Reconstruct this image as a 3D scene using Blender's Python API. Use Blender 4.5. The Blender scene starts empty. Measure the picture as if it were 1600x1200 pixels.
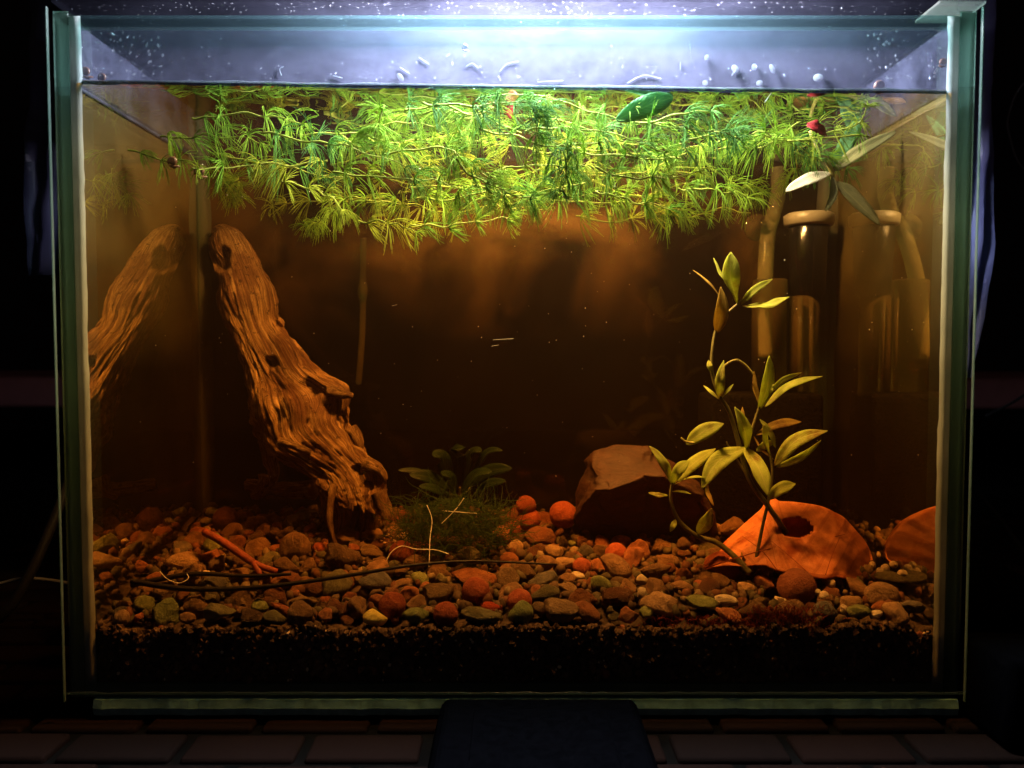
import bpy, bmesh, math, random
from mathutils import Vector, Matrix, noise, Euler

scene = bpy.context.scene
COL = scene.collection
R = math.radians
PI = math.pi
rnd = random.Random(7)

# ------------------------------------------------------------------ camera, world, light, exposure
CAM = Vector((0.0, -0.352, 0.161))
TILT = R(2.6)
F = 1231.0
cd = bpy.data.cameras.new('camera')
cam = bpy.data.objects.new('camera', cd)
COL.objects.link(cam)
cam.location = CAM
cam.rotation_euler = (R(90) - TILT, 0, 0)
cd.sensor_width = 36.0
cd.lens = 36.0 * F / 1600.0
cd.clip_start = 0.01
cd.clip_end = 50.0
cd.dof.use_dof = True
cd.dof.focus_distance = 0.405
cd.dof.aperture_fstop = 12.0
scene.camera = cam

world = bpy.data.worlds.new('World')
scene.world = world
world.use_nodes = True
bg = world.node_tree.nodes['Background']
bg.inputs['Color'].default_value = (1.0, 0.72, 0.68, 1)
bg.inputs['Strength'].default_value = 0.017

scene.view_settings.view_transform = 'Standard'
scene.view_settings.look = 'None'
scene.view_settings.exposure = 0.0
scene.view_settings.gamma = 1.0

scene.render.engine = 'CYCLES'
cy = scene.cycles
cy.use_denoising = True
cy.max_bounces = 10
cy.diffuse_bounces = 4
cy.glossy_bounces = 5
cy.transmission_bounces = 6
cy.transparent_max_bounces = 40
cy.volume_bounces = 1
cy.sample_clamp_indirect = 4.0
cy.caustics_reflective = False
cy.caustics_refractive = False
cy.blur_glossy = 0.5

LAMP_POWER = 700.0
LAMP_COL = (0.86, 0.85, 1.0)
SIG_ABS = (0.5, 4.6, 12.5)       # tannin stained water, absorption per metre
SIG_SCA = 0.125                  # faint cloudiness per metre

FWD = Vector((0, math.cos(TILT), -math.sin(TILT)))
UP = Vector((0, math.sin(TILT), math.cos(TILT)))


def P(px, py, Y):
    """photo pixel (1600x1200) -> world point on the plane at depth Y behind the front glass"""
    d = FWD + Vector((1, 0, 0)) * ((px - 800) / F) + UP * ((600 - py) / F)
    return CAM + d * ((Y - CAM.y) / d.y)


def S(px, Y):
    """length of px pixels at depth Y"""
    return px * (Y - CAM.y) / F


def nz(x, y=0.0, z=0.0):
    return noise.noise(Vector((x, y, z)))


def fbm(x, y, z, o=4):
    return noise.fractal(Vector((x, y, z)), 1.0, 2.0, o)


# ------------------------------------------------------------------ materials
class NT:
    def __init__(self, name):
        self.m = bpy.data.materials.new(name)
        self.m.use_nodes = True
        self.t = self.m.node_tree
        self.t.nodes.clear()
        self.out = self.t.nodes.new('ShaderNodeOutputMaterial')

    def n(self, typ, **kw):
        nd = self.t.nodes.new(typ)
        for k, v in kw.items():
            if k in nd.inputs.keys():
                s = nd.inputs[k]
                if hasattr(v, 'links') or isinstance(v, bpy.types.NodeSocket):
                    self.t.links.new(v, s)
                else:
                    s.default_value = v
            else:
                setattr(nd, k, v)
        return nd

    def l(self, a, b):
        self.t.links.new(a, b)

    def coord(self, kind='Object'):
        return self.n('ShaderNodeTexCoord').outputs[kind]

    def noise(self, vec, scale, detail=4.0, rough=0.55, dist=0.0):
        nd = self.n('ShaderNodeTexNoise')
        self.l(vec, nd.inputs['Vector'])
        nd.inputs['Scale'].default_value = scale
        nd.inputs['Detail'].default_value = detail
        nd.inputs['Roughness'].default_value = rough
        nd.inputs['Distortion'].default_value = dist
        return nd.outputs['Fac']

    def ramp(self, fac, stops):
        nd = self.n('ShaderNodeValToRGB')
        self.l(fac, nd.inputs['Fac'])
        el = nd.color_ramp.elements
        while len(el) > 1:
            el.remove(el[-1])
        el[0].position, el[0].color = stops[0][0], (*stops[0][1], 1)
        for p, c in stops[1:]:
            e = el.new(p)
            e.color = (*c, 1)
        return nd.outputs['Color']

    def math(self, op, a, b=None, clamp=False):
        nd = self.n('ShaderNodeMath')
        nd.operation = op
        nd.use_clamp = clamp
        for i, v in enumerate((a, b)):
            if v is None:
                continue
            if isinstance(v, (int, float)):
                nd.inputs[i].default_value = v
            else:
                self.l(v, nd.inputs[i])
        return nd.outputs[0]

    def mixc(self, fac, a, b, blend='MIX'):
        nd = self.n('ShaderNodeMix')
        nd.data_type = 'RGBA'
        nd.blend_type = blend
        for idx, v in ((0, fac), (6, a), (7, b)):
            if isinstance(v, (int, float)):
                nd.inputs[idx].default_value = v
            elif isinstance(v, tuple):
                nd.inputs[idx].default_value = (*v, 1)
            else:
                self.l(v, nd.inputs[idx])
        return nd.outputs[2]

    def bump(self, height, strength=0.5, dist=0.001):
        nd = self.n('ShaderNodeBump')
        self.l(height, nd.inputs['Height'])
        nd.inputs['Strength'].default_value = strength
        nd.inputs['Distance'].default_value = dist
        return nd.outputs['Normal']

    def principled(self, col, rough=0.6, spec=0.4, normal=None, **kw):
        nd = self.n('ShaderNodeBsdfPrincipled')
        if isinstance(col, tuple):
            nd.inputs['Base Color'].default_value = (*col, 1)
        else:
            self.l(col, nd.inputs['Base Color'])
        if isinstance(rough, (int, float)):
            nd.inputs['Roughness'].default_value = rough
        else:
            self.l(rough, nd.inputs['Roughness'])
        nd.inputs['Specular IOR Level'].default_value = spec
        if normal is not None:
            self.l(normal, nd.inputs['Normal'])
        for k, v in kw.items():
            nd.inputs[k].default_value = v
        return nd.outputs[0]

    def mix(self, fac, a, b):
        nd = self.n('ShaderNodeMixShader')
        if isinstance(fac, (int, float)):
            nd.inputs[0].default_value = fac
        else:
            self.l(fac, nd.inputs[0])
        self.l(a, nd.inputs[1])
        self.l(b, nd.inputs[2])
        return nd.outputs[0]

    def bsdf(self, typ, col, **kw):
        nd = self.n(typ)
        if isinstance(col, tuple):
            nd.inputs['Color'].default_value = (*col, 1)
        else:
            self.l(col, nd.inputs['Color'])
        for k, v in kw.items():
            if isinstance(v, (int, float)):
                nd.inputs[k].default_value = v
            else:
                self.l(v, nd.inputs[k])
        return nd.outputs[0]

    def done(self, shader):
        self.l(shader, self.out.inputs['Surface'])
        return self.m


def m_simple(name, col, rough=0.5, spec=0.5, var=0.25, scale=60, bump=0.0, coord='Object', **kw):
    a = NT(name)
    f = a.noise(a.coord(coord), scale, 5)
    c = a.ramp(f, [(0.3, tuple(x * (1 - var) for x in col)), (0.7, tuple(min(1, x * (1 + var)) for x in col))])
    nrm = a.bump(f, bump, 0.001) if bump else None
    return a.done(a.principled(c, rough, spec, nrm, **kw))


def m_pebble(name, dark, mid, light, rough=0.55, tone0=0.28, tone1=0.85):
    """a stone: mottled, with its own tone by object, pale flecks and pits"""
    a = NT(name)
    co = a.coord('Object')
    oi = a.n('ShaderNodeObjectInfo').outputs['Random']
    mp = a.n('ShaderNodeVectorMath')
    mp.operation = 'ADD'
    a.l(co, mp.inputs[0])
    cb = a.n('ShaderNodeCombineXYZ')
    a.l(a.math('MULTIPLY', oi, 37.0), cb.inputs[0])
    a.l(cb.outputs[0], mp.inputs[1])
    v = mp.outputs[0]
    f = a.noise(v, 1.6, 6, 0.65)
    c = a.ramp(f, [(0.3, dark), (0.5, mid), (0.72, light)])
    tone = a.math('ADD', a.math('MULTIPLY', oi, tone1), tone0)
    tc = a.n('ShaderNodeCombineXYZ')
    for i in range(3):
        a.l(tone, tc.inputs[i])
    c = a.mixc(1.0, c, tc.outputs[0], 'MULTIPLY')
    g = a.noise(v, 9.0, 4, 0.7)
    c = a.mixc(a.math('MULTIPLY', a.math('GREATER_THAN', g, 0.64), 0.55), c, light)
    c = a.mixc(a.math('MULTIPLY', a.math('LESS_THAN', g, 0.36), 0.7), c, tuple(x * 0.35 for x in dark))
    h = a.math('ADD', a.math('MULTIPLY', g, 0.6), f)
    return a.done(a.principled(c, rough, 0.35, a.bump(h, 0.55, 0.15)))


PEB = {
    'brown': m_pebble('pebble_brown', (0.10, 0.054, 0.03), (0.21, 0.115, 0.058), (0.33, 0.20, 0.11)),
    'tan': m_pebble('pebble_tan', (0.22, 0.13, 0.07), (0.38, 0.24, 0.13), (0.52, 0.37, 0.21)),
    'olive': m_pebble('pebble_olive', (0.08, 0.075, 0.04), (0.17, 0.155, 0.08), (0.27, 0.25, 0.14)),
    'rusty': m_pebble('pebble_rust', (0.14, 0.045, 0.022), (0.28, 0.10, 0.045), (0.38, 0.17, 0.08)),
    'grey': m_pebble('pebble_grey', (0.06, 0.058, 0.055), (0.13, 0.12, 0.11), (0.22, 0.2, 0.18)),
    'cream': m_pebble('pebble_cream', (0.42, 0.35, 0.24), (0.62, 0.53, 0.38), (0.78, 0.7, 0.55), 0.7, 0.8, 0.3),
    'yellow': m_pebble('pebble_yellow', (0.62, 0.50, 0.10), (0.80, 0.68, 0.16), (0.85, 0.76, 0.3), 0.5, 1.0, 0.1),
    'green': m_pebble('pebble_green', (0.12, 0.15, 0.05), (0.24, 0.28, 0.10), (0.42, 0.46, 0.2), 0.75, 0.5, 0.5),
    'clay': m_pebble('clay_ball', (0.26, 0.055, 0.028), (0.42, 0.095, 0.045), (0.50, 0.15, 0.075), 0.85, 0.6, 0.5),
    'brick': m_pebble('clay_brick', (0.16, 0.05, 0.03), (0.26, 0.085, 0.045), (0.34, 0.13, 0.07), 0.9),
    'glossy red': m_pebble('red_glossy', (0.32, 0.04, 0.02), (0.45, 0.07, 0.03), (0.5, 0.1, 0.05), 0.25, 0.9, 0.2),
}


def m_leaf(name, c0, c1, rib, trans=0.45, rough=0.45, brown=None, spec=0.3):
    a = NT(name)
    uv = a.coord('UV')
    sep = a.n('ShaderNodeSeparateXYZ')
    a.l(uv, sep.inputs[0])
    u, v = sep.outputs[0], sep.outputs[1]
    oc = a.coord('Object')
    f = a.noise(oc, 190, 6, 0.7)
    c = a.ramp(f, [(0.3, c0), (0.7, c1)])
    if brown:
        b = a.noise(oc, 55, 5, 0.7)
        c = a.mixc(a.ramp(b, [(0.52, (0, 0, 0)), (0.66, (1, 1, 1))]), c, brown)
    du = a.math('ABSOLUTE', a.math('SUBTRACT', u, 0.5))
    c = a.mixc(a.math('MULTIPLY', a.math('LESS_THAN', du, 0.035), 0.7), c, rib)
    w = a.math('SINE', a.math('MULTIPLY', a.math('SUBTRACT', v, a.math('MULTIPLY', du, 0.6)), 75.0))
    c = a.mixc(a.math('MULTIPLY', a.math('GREATER_THAN', w, 0.88), 0.35), c, rib)
    nrm = a.bump(w, 0.25, 0.0004)
    p = a.principled(c, rough, spec, nrm)
    t = a.bsdf('ShaderNodeBsdfTranslucent', c)
    return a.done(a.mix(trans, p, t))


M = {}
M['leaf'] = m_leaf('leaf_yellow_green', (0.48, 0.60, 0.09), (0.68, 0.78, 0.19), (0.74, 0.78, 0.3), trans=0.6, rough=0.7, spec=0.15, brown=(0.34, 0.24, 0.05))
M['leaf_brown'] = m_leaf('leaf_browning', (0.44, 0.32, 0.07), (0.56, 0.42, 0.10), (0.6, 0.5, 0.15), trans=0.55, brown=(0.26, 0.14, 0.05))
M['leaf_silver'] = m_leaf('leaf_silver', (0.50, 0.52, 0.42), (0.68, 0.68, 0.58), (0.75, 0.75, 0.65), trans=0.3, rough=0.25)
M['leaf_dull'] = m_leaf('leaf_dull', (0.20, 0.22, 0.10), (0.32, 0.33, 0.16), (0.4, 0.4, 0.2))
M['leaf_blade'] = m_leaf('leaf_blade', (0.07, 0.20, 0.10), (0.12, 0.30, 0.12), (0.16, 0.34, 0.14), trans=0.45, rough=0.7, spec=0.05)
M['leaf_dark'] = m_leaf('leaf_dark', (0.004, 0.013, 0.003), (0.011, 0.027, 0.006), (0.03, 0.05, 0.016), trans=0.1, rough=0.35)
M['leaf_red'] = m_leaf('leaf_red', (0.14, 0.006, 0.010), (0.22, 0.012, 0.016), (0.3, 0.03, 0.03), trans=0.3)
M['litter'] = m_leaf('leaf_litter', (0.58, 0.20, 0.07), (0.82, 0.35, 0.16), (0.38, 0.10, 0.04), trans=0.25, rough=0.6, brown=(0.42, 0.10, 0.03))


M['litter_vein'] = m_simple('litter_vein', (0.30, 0.075, 0.03), 0.7, 0.2, 0.3, 120)


def m_trans(name, c0, c1, trans, scale=200, rough=0.5):
    a = NT(name)
    f = a.noise(a.coord('Object'), scale, 3)
    oi = a.n('ShaderNodeObjectInfo').outputs['Random']
    c = a.ramp(a.math('ADD', a.math('MULTIPLY', f, 0.6), a.math('MULTIPLY', oi, 0.4)), [(0.25, c0), (0.7, c1)])
    p = a.principled(c, rough, 0.25)
    t = a.bsdf('ShaderNodeBsdfTranslucent', c)
    return a.done(a.mix(trans, p, t))


M['needle'] = m_trans('hornwort_needle', (0.08, 0.24, 0.015), (0.28, 0.46, 0.04), 0.6, 200, 0.75)
M['needle_dark'] = m_trans('hornwort_needle_dark', (0.03, 0.13, 0.02), (0.10, 0.28, 0.04), 0.5, 200, 0.75)
M['needle_yellow'] = m_trans('hornwort_needle_yellow', (0.20, 0.30, 0.02), (0.40, 0.48, 0.05), 0.6, 200, 0.75)
M['needle_stem'] = m_trans('hornwort_stem', (0.16, 0.24, 0.03), (0.30, 0.36, 0.06), 0.3, 200, 0.7)
M['stem'] = m_simple('plant_stem', (0.13, 0.12, 0.04), 0.5, 0.4, 0.5, 150)
M['stem_light'] = m_simple('plant_stem_light', (0.32, 0.30, 0.08), 0.5, 0.4, 0.4, 150)
M['moss'] = m_trans('moss_thread', (0.018, 0.044, 0.007), (0.045, 0.09, 0.013), 0.3)
M['algae'] = m_trans('red_algae_thread', (0.20, 0.03, 0.015), (0.32, 0.07, 0.03), 0.3)
M['root'] = m_simple('white_root', (0.75, 0.72, 0.62), 0.5, 0.4, 0.1)
M['twig'] = m_simple('dark_twig', (0.007, 0.005, 0.004), 0.5, 0.3, 0.4, 200, 0.3)
M['red_stick'] = m_simple('red_stick', (0.20, 0.04, 0.018), 0.6, 0.4, 0.4, 250, 0.4)
M['soil'] = m_simple('soil_dark', (0.05, 0.032, 0.023), 0.85, 0.3, 0.7, 260, 0.8)
M['grain'] = m_simple('soil_grain', (0.075, 0.045, 0.03), 0.7, 0.3, 0.8, 90)
M['chip'] = m_simple('pale_chip', (0.62, 0.5, 0.36), 0.6, 0.4, 0.3, 90)
M['black'] = m_simple('black_plastic', (0.004, 0.004, 0.005), 0.16, 0.6, 0.3, 40, 0.02)
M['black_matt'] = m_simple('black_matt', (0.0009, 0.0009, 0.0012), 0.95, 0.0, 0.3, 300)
M['sponge'] = m_simple('black_sponge', (0.004, 0.0035, 0.003), 0.95, 0.03, 0.6, 600, 1.0)
M['white_plastic'] = m_simple('cream_plastic', (0.22, 0.20, 0.14), 0.4, 0.5, 0.12, 60)
M['shell'] = m_simple('snail_shell', (0.12, 0.06, 0.035), 0.3, 0.5, 0.6, 400)
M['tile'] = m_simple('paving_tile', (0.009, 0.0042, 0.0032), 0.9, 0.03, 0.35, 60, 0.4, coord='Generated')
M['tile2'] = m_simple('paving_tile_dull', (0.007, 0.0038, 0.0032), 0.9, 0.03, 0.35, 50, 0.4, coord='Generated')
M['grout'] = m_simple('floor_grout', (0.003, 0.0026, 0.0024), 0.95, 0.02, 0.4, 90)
M['ledge'] = m_simple('red_brown_ledge', (0.20, 0.075, 0.07), 0.8, 0.1, 0.25, 12)
M['wall'] = m_simple('dark_wall', (0.025, 0.02, 0.022), 0.9, 0.1, 0.2, 6)
M['cable_dark'] = m_simple('cable_dark', (0.012, 0.010, 0.010), 0.6, 0.1, 0.2)
M['cable_pale'] = m_simple('cable_pale', (0.14, 0.13, 0.13), 0.5, 0.2, 0.1)
M['lamp_body'] = m_simple('lamp_body', (0.6, 0.6, 0.62), 0.4, 0.5, 0.05)
M['speck'] = m_simple('speck', (0.7, 0.68, 0.6), 0.6, 0.3, 0.1)
M['petal'] = m_trans('pale_scrap', (0.65, 0.68, 0.66), (0.85, 0.88, 0.86), 0.75)


def m_wood():
    a = NT('driftwood')
    uv = a.coord('UV')
    oc = a.coord('Object')

    def stretched(sx, sy, scale, det, rough, dist):
        mp = a.n('ShaderNodeMapping')
        a.l(uv, mp.inputs[0])
        mp.inputs['Scale'].default_value = (sx, sy, 1)
        return a.noise(mp.outputs[0], scale, det, rough, dist)
    f = stretched(30, 2.4, 1.0, 8, 0.72, 1.1)
    f2 = stretched(150, 5.0, 1.0, 6, 0.75, 0.6)
    big = a.noise(oc, 42, 5, 0.65)
    spot = a.noise(oc, 260, 4, 0.65)
    c = a.ramp(f, [(0.30, (0.06, 0.028, 0.012)), (0.43, (0.20, 0.10, 0.04)), (0.54, (0.48, 0.30, 0.12)), (0.70, (0.78, 0.56, 0.26))])
    c = a.mixc(a.math('MULTIPLY', a.ramp(f2, [(0.40, (1, 1, 1)), (0.52, (0, 0, 0))]), 0.85), c, (0.035, 0.015, 0.008))
    c = a.mixc(a.math('MULTIPLY', a.ramp(big, [(0.46, (0, 0, 0)), (0.60, (1, 1, 1))]), 0.75), c, (0.11, 0.042, 0.018))
    c = a.mixc(a.math('MULTIPLY', a.math('GREATER_THAN', spot, 0.63), 0.7), c, (0.03, 0.014, 0.008))
    h = a.math('ADD', a.math('ADD', a.math('MULTIPLY', f2, 0.9), f), a.math('MULTIPLY', spot, 0.4))
    return a.done(a.principled(c, 0.75, 0.25, a.bump(h, 1.0, 0.0035)))


M['wood'] = m_wood()


def m_rock():
    a = NT('brown_rock')
    co = a.coord('Object')
    mp = a.n('ShaderNodeMapping')
    a.l(co, mp.inputs[0])
    mp.inputs['Scale'].default_value = (1, 1, 2.2)
    mp.inputs['Rotation'].default_value = (0.2, 0.35, 0)
    f = a.noise(mp.outputs[0], 60, 7, 0.7, 0.6)
    c = a.ramp(f, [(0.32, (0.02, 0.009, 0.006)), (0.5, (0.032, 0.011, 0.006)), (0.7, (0.06, 0.022, 0.012))])
    return a.done(a.principled(c, 0.65, 0.4, a.bump(f, 0.9, 0.002)))


M['rock'] = m_rock()


def m_clear(name, col=(0.96, 0.975, 0.97)):
    a = NT(name)
    return a.done(a.bsdf('ShaderNodeBsdfTransparent', col))


M['clear'] = m_clear('clear_glass')


def m_pane(name, top, haze=0.0, scale=45, z0=0.14, z1=0.27, low=0.16, fcol=(0.44, 0.34, 0.13), patchy=False):
    """wall pane: clear to what stands square on, mirror-like when looked along (as glass with water on one side and air on the other)"""
    a = NT(name)
    lw = a.n('ShaderNodeLayerWeight')
    lw.inputs['Blend'].default_value = 0.5
    mr = a.n('ShaderNodeMapRange')
    mr.interpolation_type = 'SMOOTHSTEP'
    a.l(lw.outputs['Facing'], mr.inputs[0])
    mr.inputs[1].default_value = 0.28
    mr.inputs[2].default_value = 0.5
    mr.inputs[3].default_value = 0.03
    mr.inputs[4].default_value = top
    gl = a.bsdf('ShaderNodeBsdfGlossy', (0.9, 0.93, 0.9), Roughness=0.012)
    tr = a.bsdf('ShaderNodeBsdfTransparent', (0.93, 0.96, 0.95))
    sh = a.mix(mr.outputs[0], tr, gl)
    if haze:
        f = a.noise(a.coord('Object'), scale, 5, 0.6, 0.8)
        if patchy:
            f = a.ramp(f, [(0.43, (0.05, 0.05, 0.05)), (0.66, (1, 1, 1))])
        # algae film and painted-in lit water haze: thickest by the waterline, ragged below it
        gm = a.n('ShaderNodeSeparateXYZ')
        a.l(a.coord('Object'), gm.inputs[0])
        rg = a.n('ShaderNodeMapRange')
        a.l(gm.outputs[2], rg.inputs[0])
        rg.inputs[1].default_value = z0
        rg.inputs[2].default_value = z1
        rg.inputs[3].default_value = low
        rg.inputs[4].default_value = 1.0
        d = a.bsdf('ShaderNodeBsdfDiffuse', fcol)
        sh = a.mix(a.math('MULTIPLY', a.math('MULTIPLY', f, haze), a.math('MULTIPLY', rg.outputs[0], a.math('LESS_THAN', gm.outputs[2], 0.2775))), sh, d)
    return a.done(sh)


M['side'] = m_pane('side_glass', 0.85, 0.34, 20, 0.15, 0.275, 0.05)
M['back'] = m_pane('back_glass', 0.35, 0.20, 12, 0.165, 0.268, 0.015, (0.46, 0.26, 0.09), True)  # orange glow of the murk put into the film colour
M['surface'] = m_pane('water_skin', 0.62)


def m_edge(name, c0, c1, t=0.45, tr=0.3, rough=0.2):
    a = NT(name)
    f = a.noise(a.coord('Object'), 30, 4, 0.6)
    c = a.ramp(f, [(0.3, c0), (0.7, c1)])
    p = a.principled(c, rough, 0.5)
    s = a.mix(t, p, a.bsdf('ShaderNodeBsdfTranslucent', c))
    return a.done(a.mix(tr, s, a.bsdf('ShaderNodeBsdfTransparent', (0.7, 0.9, 0.85))))


M['edge'] = m_edge('green_glass_edge', (0.24, 0.31, 0.26), (0.34, 0.42, 0.36), 0.6, 0.4)
M['edge_teal'] = m_edge('teal_glass_edge', (0.08, 0.11, 0.13), (0.12, 0.16, 0.19), 0.5, 0.75)
M['silicone'] = m_edge('silicone', (0.36, 0.39, 0.36), (0.54, 0.57, 0.53), 0.5, 0.05, 0.4)
M['silicone_back'] = m_edge('silicone_clear', (0.50, 0.50, 0.42), (0.62, 0.62, 0.52), 0.5, 0.72, 0.4)
M['tube'] = m_edge('clear_tube', (0.38, 0.33, 0.15), (0.48, 0.42, 0.19), 0.35, 0.6, 0.08)
M['streak'] = m_edge('amber_streak', (0.30, 0.20, 0.09), (0.40, 0.28, 0.12), 0.4, 0.88, 0.3)
M['tube_dim'] = m_edge('smoky_tube', (0.12, 0.085, 0.035), (0.17, 0.12, 0.05), 0.3, 0.6, 0.08)
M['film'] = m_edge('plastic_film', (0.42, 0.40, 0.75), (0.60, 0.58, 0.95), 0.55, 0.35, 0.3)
M['film_less_lit'] = m_edge('plastic_film_less_lit', (0.10, 0.08, 0.16), (0.16, 0.13, 0.24), 0.5, 0.55, 0.4)  # same plastic, its weaker lamp light put into a darker colour
M['foam'] = m_simple('foam_mat', (0.20, 0.42, 0.46), 0.9, 0.1, 0.3, 160, 0.6)


def m_fog(name, lo, hi, scale, col):
    """glass fogged by condensation: noise-broken film over clear glass"""
    a = NT(name)
    co = a.coord('Object')
    f = a.noise(co, scale, 7, 0.62, 0.3)
    g = a.noise(co, scale * 16, 3, 0.6)
    k = a.math('ADD', a.math('MULTIPLY', f, 0.75), a.math('MULTIPLY', g, 0.25))
    mr = a.n('ShaderNodeMapRange')
    a.l(k, mr.inputs[0])
    mr.inputs[1].default_value = 0.38
    mr.inputs[2].default_value = 0.64
    mr.inputs[3].default_value = lo
    mr.inputs[4].default_value = hi
    d = a.mix(0.6, a.bsdf('ShaderNodeBsdfDiffuse', col), a.bsdf('ShaderNodeBsdfTranslucent', col))
    t = a.bsdf('ShaderNodeBsdfTransparent', (0.94, 0.96, 0.98))
    return a.done(a.mix(mr.outputs[0], t, d))


M['fog'] = m_fog('condensation', 0.13, 0.30, 18, (0.60, 0.62, 0.92))
M['fog_thin'] = m_fog('condensation_thin', 0.01, 0.12, 40, (0.60, 0.62, 0.92))
M['lid'] = m_fog('fogged_lid', 0.004, 0.014, 22, (0.60, 0.62, 0.92))


def m_drop():
    a = NT('droplet')
    g = a.bsdf('ShaderNodeBsdfGlossy', (1, 1, 1), Roughness=0.05)
    d = a.bsdf('ShaderNodeBsdfTranslucent', (0.9, 0.92, 0.96))
    return a.done(a.mix(0.74, a.mix(0.35, g, d), a.bsdf('ShaderNodeBsdfTransparent', (1, 1, 1))))


M['drop'] = m_drop()


def m_emit(name, col, s):
    a = NT(name)
    e = a.n('ShaderNodeEmission')
    e.inputs['Color'].default_value = (*col, 1)
    e.inputs['Strength'].default_value = s
    return a.done(e.outputs[0])


def m_water():
    a = NT('tannin_water')
    ab = a.n('ShaderNodeVolumeAbsorption')
    mx = max(SIG_ABS)
    ab.inputs['Color'].default_value = (*[1 - s / mx for s in SIG_ABS], 1)
    ab.inputs['Density'].default_value = mx
    sc = a.n('ShaderNodeVolumeScatter')
    sc.inputs['Color'].default_value = (1.0, 0.72, 0.5, 1)
    sc.inputs['Density'].default_value = SIG_SCA
    sc.inputs['Anisotropy'].default_value = 0.35
    ad = a.n('ShaderNodeAddShader')
    a.l(ab.outputs[0], ad.inputs[0])
    a.l(sc.outputs[0], ad.inputs[1])
    a.l(ad.outputs[0], a.out.inputs['Volume'])
    return a.m


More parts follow.
